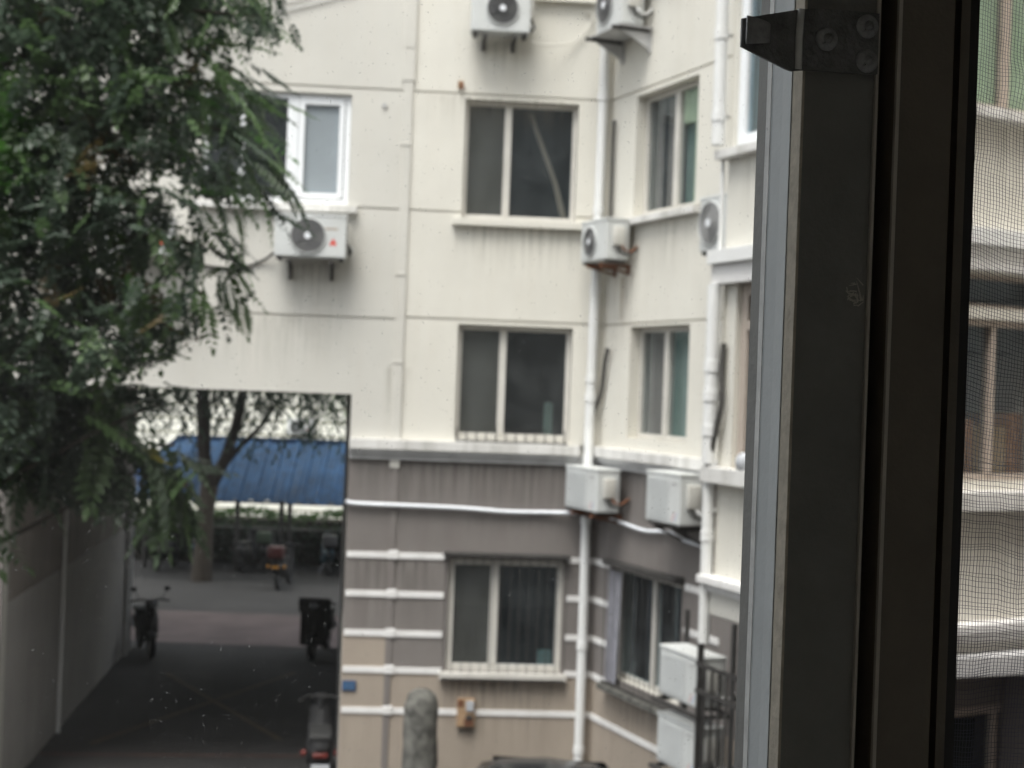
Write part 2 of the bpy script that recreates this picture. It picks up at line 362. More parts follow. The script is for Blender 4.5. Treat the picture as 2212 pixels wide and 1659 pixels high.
def panels(F, s0, s1, zs, holes, m, splits=()):
    """render panels in front of the wall, separated by recessed joints"""
    ss = [s0]+list(splits)+[s1]
    for z0, z1 in zip(zs[:-1], zs[1:]):
        for a, b in zip(ss[:-1], ss[1:]):
            mm = m(a, z0) if callable(m) else m
            wall(F, a, b, z0+GAP, z1-GAP, holes, mm, 0., .031, 'wall_panel')
def bar(F, s0, s1, z0, z1, m, out, name, y1=.02, parent=None):
    b = MB(); b.rbox(s0, s1, -out, y1, z0, z1, m, min(.006, out*.3)); return b.build(name, parent or bld, F)

PAS = (-6.98, -2.985, -1, 4.96)
W1 = (-4.858, -3.11, 7.21, 8.53); W2 = (-1.755, -.385, 7.125, 8.55); W3 = (-1.745, -.36, 4.49, 5.85); W4 = (-1.75, -.365, 1.70, 3.04)
UP_A = [(-4.858, -3.11, 10.0, 11.3), (-1.755, -.385, 9.86, 11.25)]
HA = [PAS, W1, W2, W3, W4]+UP_A
V1 = (.7, 2.165, 7.15, 8.545); V2 = (.745, 2.155, 4.575, 5.862); V3 = (.52, 2.2, 1.77, 3.06); V4 = (5.4, 6.9, 1.75, 3.0)
HB = [V1, V2, V3, V4, (.7, 2.165, 9.9, 11.2)]
wall(FA, -16, 0.02, 0, 17, HA, 'cream_grey', .03, .28)
panels(FA, -16, -2.44, [4.43, 5.877, 7.19, 8.612, 10, 11.45, 12.8, 14.2, 15.6, 17], HA, 'cream_grey')
panels(FA, -2.44, 0, [4.43, 5.905, 7.19, 8.612, 10, 11.45, 12.8, 14.2, 15.6, 17], HA, 'cream')
wall(FB, -.01, 11, 0, 17, HB, 'cream', .03, .28)
panels(FB, 0, 11, [4.43, 5.9, 7.13, 8.61, 10, 11.45, 12.8, 14.2, 15.6, 17], HB, 'cream')
# ground floor: panels between the white bands
BZ = [0, 1.2, 1.685, 2.122, 2.592, 3.055, 4.3]
for i in range(6):
    z0, z1 = BZ[i], BZ[i+1]
    m = 'tan' if i < 2 else 'taupe'
    wall(FA, -16, -6.98, z0, z1, HA, m, 0, .031, 'wall_panel')
    if i == 2:
        wall(FA, -2.985, -2.43, z0, z1, HA, 'tan', 0, .031, 'wall_panel'); wall(FA, -2.43, 0, z0, z1, HA, m, 0, .031, 'wall_panel')
    else: wall(FA, -2.985, 0, z0, z1, HA, m, 0, .031, 'wall_panel')
    wall(FB, 0, 11, z0, z1, HB, 'tan' if i < 2 else 'taupe', 0, .031, 'wall_panel')
for i, z in enumerate(BZ[1:6]):
    h = .036; full = i == 0
    for (a, b) in ([(-2.97, -.0)] if full else [(-2.97, -1.80), (-.32, 0)]):
        bar(FA, a, b, z-h, z+h, 'band', .014, 'band')
    for (a, b) in ([(0.02, 11)] if full else ([(.02, .46), (2.27, 3.0)] if i > 1 else [(.02, .46)])):
        bar(FB, a, b, z-h, z+h, 'band', .014, 'band')
    b = MB(); b.rbox(-2.48, -2.36, -.03, .02, z-.045, z+.06, 'band', .012); b.build('band_knot', bld, FA)
# flat trunking strip that climbs the facade
b = MB(); b.rbox(-2.50, -2.385, -.028, .02, 4.1, 8.9, 'cream_grey', .008); b.rbox(-2.52, -2.37, -.036, .02, 8.72, 17, 'cream_grey', .008)
b.build('trunking', bld, FA)
b = MB(); b.rbox(-2.475, -2.40, -.016, .02, .0, 4.1, 'taupe', .004); b.build('trunking', bld, FA)
for z in (5.35, 6.4, 7.95, 9.1):
    b = MB(); b.rbox(-2.51, -2.385, -.036, .01, z, z+.03, 'cream_grey', .006); b.build('strap', bld, FA)
# stepped cornice between the floors
for F, a, b_ in ((FA, -2.985, -.24), (FB, -.05, 5.0), (FA, -16, -6.98)):
    bar(F, a, b_, 4.32, 4.44, 'ledge', .12, 'cornice')
    bar(F, a, b_, 4.262, 4.318, 'ledge_grey', .085, 'cornice')
    bar(F, a, b_, 4.20, 4.26, 'ledge_grey', .05, 'cornice')
bar(FA, -.238, -.02, 4.215, 4.31, 'ledge_grey', .045, 'cornice')
# sills
bar(FA, -1.86, -.2, 7.03, 7.118, 'cream', .09, 'sill'); bar(FA, -4.95, -3.0, 7.11, 7.19, 'ledge', .09, 'sill')
bar(FA, -1.12, -.23, 9.76, 9.85, 'cream', .09, 'sill'); bar(FB, .52, 2.3, 7.04, 7.118, 'ledge', .1, 'sill')
bar(FB, .52, 2.3, 9.78, 9.86, 'ledge', .1, 'sill'); bar(FB, 5.2, 7.1, 1.63, 1.74, 'pipe', .12, 'sill')

def curtain(F, s0, s1, z0, z1, y, m, parent, folds=5, amp=.03):
    n = folds*6; b = MB(); vs = []
    for i in range(n+1):
        s = s0+(s1-s0)*i/n; yy = y+amp*math.sin(i*math.pi/3)+amp*.4*math.sin(i*.71+s0)
        vs += [(s, yy, z0), (s, yy, z1)]
    b.add(vs, [(2*i, 2*i+2, 2*i+3, 2*i+1) for i in range(n)], m); return b.build('curtain', parent, F, smooth=True)
def window(F, o, rec, splits, fm='alu', pm='pane', inn='dark_in', bar_w=.05, mull=.06, deep=1.0, sash=True, panes=None, label=None, side=.25):
    """frame > pane, sash, interior"""
    s0, s1, z0, z1 = o; e = .004
    b = MB(); y0, y1 = rec, rec+.07
    b.rbox(s0+e, s0+bar_w, y0, y1, z0+e, z1-e, fm, .005); b.rbox(s1-bar_w, s1-e, y0, y1, z0+e, z1-e, fm, .005)
    b.rbox(s0+bar_w, s1-bar_w, y0+.002, y1, z1-bar_w, z1-e, fm, .005); b.rbox(s0+bar_w, s1-bar_w, y0+.002, y1, z0+e, z0+bar_w, fm, .005)
    wn = b.build('window', bld, F, label=label)
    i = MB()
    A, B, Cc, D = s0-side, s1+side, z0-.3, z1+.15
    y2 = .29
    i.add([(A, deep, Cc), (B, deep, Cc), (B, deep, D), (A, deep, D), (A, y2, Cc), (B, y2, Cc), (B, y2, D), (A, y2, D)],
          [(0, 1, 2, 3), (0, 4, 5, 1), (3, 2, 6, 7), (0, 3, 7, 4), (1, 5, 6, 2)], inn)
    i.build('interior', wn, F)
    ed = [s0+bar_w]+list(splits)+[s1-bar_w]
    for n_, (a, c) in enumerate(zip(ed[:-1], ed[1:])):
        aa = a+(mull/2 if n_ > 0 else 0); cc = c-(mull/2 if n_ < len(ed)-2 else 0)
        g = MB(); g.box(aa-.004, cc+.004, y0+.03, y0+.036, z0+bar_w-.004, z1-bar_w+.004, (panes or {}).get(n_, pm)); g.build('pane', wn, F)
    for sp in splits:
        g = MB(); g.rbox(sp-mull/2, sp+mull/2, y0-.006, y1, z0+bar_w, z1-bar_w, fm, .005); g.build('mullion', wn, F)
    return wn
# facade windows
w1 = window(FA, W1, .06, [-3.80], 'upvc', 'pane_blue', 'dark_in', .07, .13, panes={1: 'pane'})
for (a, b_, c, d) in [(-3.73, -3.66, 7.29, 8.46), (-3.25, -3.19, 7.29, 8.46)]:
    g = MB(); g.rbox(a, b_, .05, .1, c, d, 'upvc', .006); g.build('sash', w1, FA)
for z in (7.28, 8.40):
    g = MB(); g.rbox(-3.66, -3.25, .052, .1, z, z+.065, 'upvc', .006); g.build('sash', w1, FA)
g = MB(); g.box(-3.70, -3.2, .105, .112, 7.25, 8.5, 'reflected_sky_panel'); g.build('reflected_sky_panel', w1, FA)  # added panel behind the pane, coloured as its sky reflection
g = MB(); g.rbox(-4.42, -4.35, .05, .12, 7.28, 8.46, 'upvc', .006); g.build('mullion', w1, FA)
w2 = window(FA, W2, .10, [-1.225], 'alu', 'pane_blue', 'dark_in', .055, .085, panes={0: 'pane'})
g = MB(); g.box(-1.70, -1.24, .15, .15+.004, 7.18, 8.5, 'flyscreen'); g.build('fly_screen', w2, FA)
p = MB(); p.tube([(-.95, .22, 8.44), (-.62, .2, 7.6), (-.5, .2, 7.17)], [.028, .034, .04], 'wood_pole', 8)
p.build('pole', w2, FA, True)
w3 = window(FA, W3, .11, [-1.19], 'alu', 'pane', 'dark_in', .06, .085)
g = MB(); g.box(-1.70, -1.24, .16, .16+.004, 4.55, 5.8, 'flyscreen'); g.build('fly_screen', w3, FA)
p = MB(); p.rbox(-.62, -.5, .6, .7, 4.4, 4.95, 'curt_teal', .05); p.build('furniture', w3, FA)
def guard(F, s0, s1, z0, z1, out, step, m, rails, parent, name='guard_bar', r=.008):
    s = s0
    while s <= s1+.001:
        b = MB(); b.tube([(s, -out, z0), (s, -out, z1)], r, m, 6); b.build(name, parent, F); s += step
    for z in rails:
        b = MB(); b.box(s0-.01, s1+.01, -out-.012, -out+.012, z-.012, z+.012, m); b.build('guard_rail', parent, F)
guard(FA, W3[0]+.03, W3[1]-.03, 4.44, 4.62, .01, .118, 'iron', [4.45], w3)
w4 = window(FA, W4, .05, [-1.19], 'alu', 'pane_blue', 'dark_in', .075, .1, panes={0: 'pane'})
g = MB(); g.box(-1.70, -1.24, .1, .1+.004, 1.77, 3.0, 'flyscreen'); g.build('fly_screen', w4, FA); 
p = MB(); p.rbox(-.6, -.42, .5, .6, 1.6, 1.88, 'curt_teal', .04); p.build('furniture', w4, FA)
guard(FA, -1.79, -.33, 1.61, 3.10, .09, .112, 'iron', [1.615, 3.09], w4, 'grille_bar', .0045)
b = MB(); b.rbox(-1.82, -.30, -.14, 0.01, 3.08, 3.125, 'iron', .006); b.build('hood', w4, FA)
b = MB(); b.rbox(-1.82, -.30, -.10, 0.01, 1.60, 1.69, 'alu', .006); b.build('sill', w4, FA)
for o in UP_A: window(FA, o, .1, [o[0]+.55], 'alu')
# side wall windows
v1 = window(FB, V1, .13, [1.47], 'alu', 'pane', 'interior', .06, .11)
curtain(FB, 1.75, 2.12, 7.12, 8.5, .225, 'curt_green', v1, 5); curtain(FB, 0.85, 1.0, 7.12, 8.5, .22, 'curt_grey', v1, 2)
curtain(FB, 1.0, 1.45, 7.12, 8.5, .27, 'curt_grey', v1, 4); curtain(FB, 1.5, 2.14, 8.12, 8.52, .20, 'curt_green', v1, 6)
curtain(FB, 1.5, 1.78, 7.12, 8.5, .26, 'curt_teal', v1, 4)
v2 = window(FB, V2, .13, [1.41], 'alu', 'pane', 'interior', .06, .10)
curtain(FB, 1.45, 2.13, 4.6, 5.84, .22, 'curt_teal', v2, 8); curtain(FB, .8, 1.42, 4.6, 5.84, .24, 'curt_grey', v2, 6)
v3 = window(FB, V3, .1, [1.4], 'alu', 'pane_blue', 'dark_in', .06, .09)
guard(FB, .53, 2.2, 1.72, 3.10, .10, .118, 'iron', [1.72, 3.09], v3, 'grille_bar', .006)
b = MB(); b.rbox(.48, 2.25, -.13, .01, 3.08, 3.15, 'iron', .006); b.build('hood', v3, FB)
b = MB(); b.rbox(.46, 2.3, -.14, .01, 1.62, 1.70, 'stone', .01); b.build('sill', v3, FB)
b = MB(); b.add([(.56+.02*i, -.07-.022*math.sin(i*1.9), 1.74) for i in range(14)]+[(.56+.022*i, -.07-.02*math.sin(i*2.3), 3.03) for i in range(14)],
                [(i, i+1, 15+i, 14+i) for i in range(13)], 'plastic'); b.build('plastic_sheet', v3, FB, True)
v4 = window(FB, V4, .1, [6.1], 'alu', 'pane')
window(FB, (.7, 2.165, 9.9, 11.2), .13, [1.47], 'alu')

# enclosed balcony and the wall after it
def flight(F, s0, s1, holes, o, ext=0., ext0=0.):
    d = o
    wall(F, s0, s1, 3.22, 17, holes, 'cream', 0., .2, 'wall')
    for (z0, z1, out, m) in [(7.128, 7.205, .10, 'ledge'), (6.225, 6.345, .14, 'pipe'), (6.055, 6.223, .09, 'band'), (4.36, 4.495, .13, 'ledge'),
                             (3.50, 3.565, .13, 'band'), (3.43, 3.498, .075, 'band'), (3.235, 3.428, .04, 'cream_grey'), (9.0, 9.12, .1, 'ledge'), (9.8, 9.9, .1, 'ledge')]:
        bar(F, s0-.07-ext0, s1+(out if ext else 0), z0, z1, m, out+d, 'ledge')
BH = [(.22, 2.3, 4.495, 6.055), (.08, 2.3, 7.205, 9.0), (.22, 2.3, 9.9, 11.6)]
CH = [(.2, 1.6, 4.56, 5.72), (.2, 1.6, 5.8, 6.04), (.15, 1.8, 7.21, 8.98), (.2, 1.6, 9.9, 11.6)]
flight(FBAY, 0, 2.70, BH, 0, ext=1)
flight(FC, 0, 7, CH, .003)
wall(FC, 0, 7, 0, 3.22, [(.25, 1.9, 1.75, 2.86)], 'taupe', .3, .5)
b = MB(); b.box(0.0, .2, .2, 1.30, 3.22, 17, 'cream'); b.build('wall', bld, FBAY)
b = MB(); b.box(.005, 2.8, .01, 1.30, 3.215, 3.35, 'ledge_grey'); b.build('floor_slab', bld, FBAY)
y = window(FBAY, BH[0], .05, [.62, 1.2, 1.8], 'alu_tan', 'pane', 'interior', .1, .09, deep=.5, side=.02)
curtain(FBAY, .3, 2.25, 4.5, 5.7, .15, 'curt_grey', y, 12); 
g = MB(); g.rbox(.32, 2.2, .052, .11, 5.66, 5.74, 'alu_tan', .006); g.build('transom', y, FBAY)
y = window(FBAY, BH[1], .03, [.75, 1.4, 1.9], 'upvc', 'pane_blue', 'dark_in', .12, .12, deep=.5, side=.02)
window(FBAY, BH[2], .05, [.75, 1.4], 'upvc', deep=.5, side=.02)
y = window(FC, CH[0], .05, [.79, 1.25], 'alu_tan', 'pane', 'dark_in', .05, .05, side=.0, deep=1.2)
for (a, b_, c, d, m) in [(.2, .74, 4.5, 5.0, 'card'), (.5, .72, 4.56, 4.85, 'rust'), (.8, 1.1, 4.5, 4.95, 'card2'), (1.12, 1.6, 4.5, 5.05, 'card')]:
    g = MB(); g.rbox(a, b_, .16, .6, c, d, m, .01); g.build('box', y, FC)
window(FC, CH[1], .06, [], 'alu_tan', 'pane', 'dark_in', .03, .03, side=.0)
y = window(FC, CH[2], .05, [.82], 'alu_tan', 'pane', 'interior', .05, .07, side=.0)
curtain(FC, .2, 1.75, 7.15, 9.0, .15, 'curt_green', y, 14)
window(FC, CH[3], .05, [.8], 'alu')
y = window(FC, (.25, 1.9, 1.75, 2.86), .34, [.77, 1.3], 'alu_tan', 'pane', 'dark_in', .07, .05)
# passage
LW = frame(-5.894, 17.37, 96.08); LB = 10.4
RW = frame(-1.909, 17.66, 96.6)
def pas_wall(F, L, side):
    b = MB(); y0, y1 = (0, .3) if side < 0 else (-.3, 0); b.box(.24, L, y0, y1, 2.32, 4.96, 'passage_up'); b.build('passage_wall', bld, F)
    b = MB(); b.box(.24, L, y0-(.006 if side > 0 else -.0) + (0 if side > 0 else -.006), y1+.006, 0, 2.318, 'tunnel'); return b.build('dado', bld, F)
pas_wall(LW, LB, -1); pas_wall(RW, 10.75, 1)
b = MB(); b.box(-8.3, -1.5, .25, 10.8, 4.965, 5.3, 'ceil'); b.build('passage_ceiling', bld, FA)
b = MB(); b.box(-18, -7.9, 10.45, 10.8, 0, 17, 'cream_grey'); b.box(-7.9, -3.0, 10.45, 10.8, 4.97, 17, 'cream_grey'); b.box(-3.75+.62, 2, 10.6, 10.9, 0, 17, 'cream_grey'); b.build('rear_wall', bld, FA)
b = MB(); b.box(-16, 0, .03, 10.6, 17, 17.3, 'ledge_grey'); b.build('roof', bld, FA)
for (s, r) in ((3.6, .03), (9.6, .06), (10.1, .045)):
    b = MB(); b.tube([(s, -.04, 0), (s, -.04, 3.2 if s > 9 else 3.4)], r, 'pipe', 8); b.build('conduit', bld, LW, True)
b = MB(); b.rbox(-.004, .3, -.022, .02, 0, 4.955, 'rubber', .004); b.build('edge_guard', bld, RW @ Matrix.Translation((.25, .0, 0)))

# drainpipes
def pipe(F, pts, r, m, collars, label):
    P_ = [Vector(p) for p in pts]
    b = MB(); b.tube(pts, r, m, 14); o = b.build('drainpipe', None, F, True, label, 'drainpipe', 'white drainpipes on the walls')
    for z in collars:
        x = None
        for a, c in zip(P_[:-1], P_[1:]):
            lo, hi = sorted((a.z, c.z))
            if lo <= z <= hi and hi > lo: x = a.lerp(c, (z-a.z)/(c.z-a.z))
        if x is None: continue
        g = MB(); g.tube([(x.x, x.y, z-.045), (x.x, x.y, z+.045)], r*1.16, m, 14); g.box(x.x-.02, x.x+.02, x.y, -.0, z-.012, z+.012, 'ledge_grey')
        g.build('collar', o, F, True)
pipe(FA, [(-.11, -.11, 17), (-.112, -.11, 8), (-.135, -.11, 4.6), (-.14, -.2, 4.3), (-.14, -.2, 4.1), (-.13, -.11, 3.85), (-.115, -.11, 0.1)], .058, 'pipe',
     [8.63, 7.28, 6.32, 5.25, 5.02, 3.55, 2.05, .8], 'white drainpipe in the inner corner from roof to ground')
pipe(FBAY, [(-.02, -.1, 17), (-.02, -.1, 7.25)], .055, 'pipe', [8.2, 7.5], 'short white drainpipe beside the upper white balcony window')
pipe(FBAY, [(.0, -.09, 6.05), (.0, -.09, 4.52)], .06, 'pipe', [5.35, 5.1, 4.8], 'white drainpipe beside the brown balcony window')
pipe(FBAY, [(-.03, -.06, 4.35), (-.02, -.06, 2.98)], .05, 'pipe', [3.9], 'white drainpipe end below the enclosed balcony')
pipe(FBAY, [(-.035, -.03, 7.12), (-.035, -.03, 6.36)], .02, 'pipe', [], 'thin white pipe between the two balcony ledges')

# ------------------------------------------------------------------ air conditioners
G_AC = 'air conditioner outdoor units on the walls'
def ac(F, s0, s1, z0, z1, gap, label, fan=None, style='fan', logo=None, brackets=True, fanmat='grille', d=.29, rusty=False):
    wd, ht = s1-s0, z1-z0
    mw = F @ Matrix.Translation(((s0+s1)/2, -gap, z0))
    r = empty('air_conditioner', mw, label, 'air conditioner', G_AC)
    x0, x1 = -wd/2, wd/2
    b = MB(); b.rbox(x0, x1, -d, 0, .012, ht, 'ac_white', .018); b.rbox(x0-.006, x1+.006, -d-.006, .006, ht-.03, ht+.004, 'ac_white', .008)
    b.build('casing', r, mw)
    b = MB(); b.rbox(x0+.03, x0+.08, -d+.02, -.02, -.02, .012, 'iron', .004); b.rbox(x1-.08, x1-.03, -d+.02, -.02, -.02, .012, 'iron', .004); b.build('foot', r, mw)
    if style == 'fan':
        fx, fz, fr = fan; c = (fx, -d-.002, fz)
        b = MB(); b.disc((fx, -d-.003, fz), (0, -1, 0), fr, .002, 'grille', 32); b.build('fan_opening', r, mw)
        for a in range(3):
            t0 = a*2.094+.4; vs = []
            for q in range(6):
                t = t0+q*.24; vs += [(fx+.05*math.cos(t), -d-.006-.012*q/5, fz+.05*math.sin(t)), (fx+fr*.9*math.cos(t), -d-.006-.012*q/5, fz+fr*.9*math.sin(t))]
            g = MB(); g.add(vs, [(2*q, 2*q+1, 2*q+3, 2*q+2) for q in range(5)], 'blade'); g.build('fan_blade', r, mw, True)
        b = MB(); b.ring((fx, -d-.012, fz), (0, 1, 0), fr*1.0, .010, 'ac_white', 36, 6); b.build('fan_rim', r, mw, True)
        b = MB()
        for k_ in range(1, 9): b.ring((fx, -d-.026, fz), (0, 1, 0), fr*(.22+.78*k_/9), .0022, fanmat, 32, 4)
        for k_ in range(20):
            t = k_*math.pi/10; b.tube([(fx+fr*.2*math.cos(t), -d-.029, fz+fr*.2*math.sin(t)), (fx+fr*math.cos(t), -d-.016, fz+fr*math.sin(t))], .002, fanmat, 4)
        b.build('fan_grille', r, mw)
        b = MB(); b.disc((fx, -d-.022, fz), (0, -1, 0), fr*.2, .012, 'hub', 20); b.build('fan_hub', r, mw, True)
    else:
        b = MB()
        for k_ in range(26):
            z = .06+(ht-.13)*k_/25; b.box(x0+.04, x0+wd*.66, -d-.006, -d+.001, z-.0045, z+.0045, 'grille_white')
        b.build('front_grille', r, mw)
        b = MB(); b.box(x0+wd*.69, x0+wd*.7, -d-.002, -d+.001, .03, ht-.04, 'ledge_grey'); b.build('seam', r, mw)
        b = MB(); b.rbox(x0+wd*.76, x0+wd*.9, -d-.004, -d+.001, ht*.78, ht*.84, 'ledge_grey', .002); b.build('name_badge', r, mw)
        for k_, m_ in enumerate(('red', 'blue_print')):
            g = MB(); xx = x0+wd*(.79+.06*k_)
            g.add([(xx, -d-.001, ht*.1), (xx+.012, -d-.001, ht*.1), (xx+.06, -d-.001, ht*.27), (xx+.052, -d-.001, ht*.27)], [(0, 1, 2, 3)], m_); g.build('emblem', r, mw)
    # service side with valve cover and pipes
    b = MB(); b.rbox(x1, x1+.045, -d*.75, -d*.25, ht*.35, ht*.8, 'ac_side', .012); b.build('valve_cover', r, mw, True)
    b = MB(); b.tube([(x1+.02, -d*.55, ht*.36), (x1+.06, -d*.5, ht*.2), (x1+.03, -d*.1, ht*.14), (x1+.02, gap*.9, ht*.3)], .014, 'cable', 6)
    b.tube([(x1+.02, -d*.4, ht*.36), (x1+.08, -d*.3, ht*.24), (x1+.05, 0, ht*.22), (x1+.04, gap*.9, ht*.36)], .012, 'pipe' if not rusty else 'rust', 6); b.build('refrigerant_pipe', r, mw, True)
    if logo == 'triangles':
        b = MB(); lx, lz = x1-.15, ht*.36
        for q in range(3):
            t = math.pi/2+q*2.094; cx, cz = lx+.022*math.cos(t), lz+.022*math.sin(t)
            b.add([(cx+.026*math.cos(t+u), -d-.0015, cz+.026*math.sin(t+u)) for u in (0, 1.57, 3.14, 4.71)], [(0, 3, 2, 1)], 'red')
        b.build('emblem', r, mw)
        b = MB(); b.box(x1-.27, x1-.1, -d-.0015, -d+.001, ht*.66, ht*.69, 'card2'); b.build('name_strip', r, mw)
    if logo == 'blue':
        b = MB(); b.box(x1-.2, x1-.03, -d-.0015, -d+.001, ht*.9-.02, ht*.97, 'skyblue'); b.build('label_sticker', r, mw)
    if brackets:
        for x in (x0+.17, x1-.17):
            g = MB(); m_ = 'rust' if rusty else 'iron'
            lo = .14 if rusty or logo == 'blue' else .23
            g.box(x-.02, x+.02, -d+.01, gap, -.06, -.02, m_); g.box(x-.02, x+.02, gap-.03, gap, -lo, -.02, m_)
            g.tube([(x, -d+.06, -.05), (x, gap-.02, .02-lo)], .014, m_, 5); g.build('bracket', r, mw)
    return r
ac(FA, -3.93, -3.10, 6.53, 7.045, .1, 'white air conditioner with red emblem under the large white window', (-.415+.385, .26, .205), logo='triangles')
ac(FA, -1.735, -1.04, 9.272, 9.84, .1, 'white air conditioner with dark fan and blue sticker above the middle window', (.015, .285, .19), logo='blue', fanmat='rubber')
ac(FA, -5.86, -5.085, 6.48, 6.93, .1, 'white air conditioner half hidden behind the tree leaves', (-.02, .225, .19), logo='triangles')
ac(FA, -5.6, -4.84, 9.43, 9.98, .1, 'white air conditioner high behind the top of the tree', (-.12, .28, .2))
t_ = ac(FB, .34, 1.0, 9.29, 9.86, .1, 'old air conditioner on a grey shelf at the top of the side wall', (-.1, .3, .215), brackets=False)
ac(FB, .13, .83, 6.61, 7.10, .1, 'rust-stained air conditioner in the inner corner on rusty brackets', (-.08, .24, .17), rusty=True)
ac(FB, 2.98, 3.75, 6.53, 7.09, .1, 'air conditioner cut off by the enclosed balcony with grey fan cover', (-.16, .29, .215), fanmat='ledge_grey')
ac(FB, -.02, .86, 3.70, 4.21, .12, 'plain fronted air conditioner in front of the corner drainpipe', style='slat', rusty=True)
ac(FB, 2.07, 2.82, 3.745, 4.285, .12, 'plain fronted air conditioner between corner unit and balcony', style='slat')
ac(FB, 3.44, 4.2, 2.20, 2.68, .62, 'plain fronted air conditioner on the upper shelf of the iron rack', style='slat', brackets=False)
ac(FB, 3.44, 4.2, 1.55, 2.03, .62, 'plain fronted air conditioner on the lower shelf of the iron rack', style='slat', brackets=False)
b = MB(); b.add([(.46, -.004, 6.45), (.5, -.004, 6.45), (.49, -.004, 5.95), (.475, -.004, 5.95)], [(0, 1, 2, 3)], 'stain'); b.build('rust_stain', bld, FB)
def stain_mat(name, c, amt):
    m, t, b = new_mat(name); tc = N(t, 'ShaderNodeTexCoord'); b.inputs['Base Color'].default_value = c4(c); b.inputs['Roughness'].default_value = .95
    mp = N(t, 'ShaderNodeMapping'); mp.inputs['Scale'].default_value = (16, 1, .7); t.links.new(tc.outputs['Object'], mp.inputs['Vector'])
    nz = N(t, 'ShaderNodeTexNoise', Scale=1., Detail=5., Roughness=.6); t.links.new(mp.outputs['Vector'], nz.inputs['Vector'])
    r1 = N(t, 'ShaderNodeMapRange'); t.links.new(nz.outputs['Fac'], r1.inputs[0]); r1.inputs[1].default_value = .42; r1.inputs[2].default_value = .72
    sp = N(t, 'ShaderNodeSeparateXYZ'); t.links.new(tc.outputs['Generated'], sp.inputs[0])
    pw = N(t, 'ShaderNodeMath', operation='POWER'); t.links.new(sp.outputs['Z'], pw.inputs[0]); pw.inputs[1].default_value = 1.6
    # fades to the sides as well
    sx = N(t, 'ShaderNodeMath', operation='PINGPONG'); t.links.new(sp.outputs['X'], sx.inputs[0]); sx.inputs[1].default_value = .5
    s2 = N(t, 'ShaderNodeMath', operation='MULTIPLY', use_clamp=True); t.links.new(sx.outputs[0], s2.inputs[0]); s2.inputs[1].default_value = 5.
    a = N(t, 'ShaderNodeMath', operation='MULTIPLY'); t.links.new(r1.outputs[0], a.inputs[0]); t.links.new(pw.outputs[0], a.inputs[1])
    a2 = N(t, 'ShaderNodeMath', operation='MULTIPLY'); t.links.new(a.outputs[0], a2.inputs[0]); t.links.new(s2.outputs[0], a2.inputs[1])
    a3 = N(t, 'ShaderNodeMath', operation='MULTIPLY'); t.links.new(a2.outputs[0], a3.inputs[0]); a3.inputs[1].default_value = amt
    t.links.new(a3.outputs[0], b.inputs['Alpha']); return m
M['run'] = stain_mat('rain_run_stain', (.27, .24, .19), .36); M['run_dark'] = stain_mat('dark_run_stain', (.075, .065, .056), .45); M['run_rust'] = stain_mat('rust_run_stain', (.27, .15, .07), .55)
for F, a, b_, z, l, m_ in ((FA, -1.9, -.15, 7.03, .75, 'run'), (FA, -3.95, -3.05, 6.5, .9, 'run'), (FA, -1.75, -1.0, 9.25, .6, 'run'), (FA, -4.98, -2.95, 7.1, .5, 'run'), (FA, -2.98, -.25, 4.19, 1.1, 'run_dark'), (FB, .02, 2.7, 4.19, 1.0, 'run_dark'),
                           (FB, .48, 2.35, 7.03, .9, 'run'), (FB, .1, .9, 6.5, 1.3, 'run_rust'), (FA, -2.62, -2.26, 5.3, .9, 'run'), (FA, -6.9, -3.0, 5.86, .85, 'run'), (FA, -1.85, -.3, 1.6, 1.1, 'run_dark'), (FB, .45, 2.3, 1.62, 1.0, 'run_dark'),
                           (FA, -2.98, -1.8, 3.0, 1.2, 'run_dark'), (FB, 0.05, .5, 3.6, 1.4, 'run_dark'), (FA, -2.4, -.3, 8.58, .5, 'run'), (FBAY, .02, 2.5, 4.34, .8, 'run'), (FBAY, .02, 2.5, 7.1, .8, 'run'), (FC, .1, 3, 4.34, .8, 'run'), (FC, .1, 3, 7.1, .7, 'run')):
    b = MB(); b.add([(a, -.003, z-l), (b_, -.003, z-l), (b_, -.003, z), (a, -.003, z)], [(0, 1, 2, 3)], m_); b.build('stain', bld, F)
# shelf under the top unit
mw = FB @ Matrix.Translation((.6, 0, 9.2))
r = empty('bracket_shelf', mw, 'grey metal bracket shelf under the topmost side wall unit', 'shelf')
b = MB(); b.box(-.38, .46, -.43, -.01, .06, .075, 'ledge_grey'); b.build('tray', r, mw)
for x in (-.3, .4):
    b = MB(); b.box(x-.02, x+.02, -.5, -.01, .02, .06, 'iron'); b.add([(x-.01, -.4, .03), (x-.01, -.02, -.17), (x-.01, -.02, .03), (x+.01, -.4, .03), (x+.01, -.02, -.17), (x+.01, -.02, .03)], [(0, 1, 2), (3, 5, 4), (0, 3, 4, 1)], 'ledge_grey'); b.box(x-.025, x+.025, -.03, -.003, -.2, .06, 'ledge_grey'); b.build('bracket', r, mw)
# iron rack that carries the two stacked units
mw = FB @ Matrix.Translation((3.82, -.77, 0))
r = empty('equipment_rack', mw, 'dark iron rack holding two stacked air conditioners below the balcony', 'rack')
for x, yy in ((-.42, .17), (.47, -.17), (.47, .17)):
        b = MB(); b.box(x-.02, x+.02, yy-.02, yy+.02, 0, 3.0, 'iron'); b.build('post', r, mw)
for z in (1.50, 2.15):
    b = MB(); b.box(-.44, .49, -.19, -.15, z-.02, z+.02, 'iron'); b.box(-.44, .49, .15, .19, z-.02, z+.02, 'iron')
    b.box(-.44, -.40, -.15, .15, z-.018, z+.018, 'iron'); b.box(.45, .49, -.15, .15, z-.018, z+.018, 'iron'); b.build('shelf_frame', r, mw)
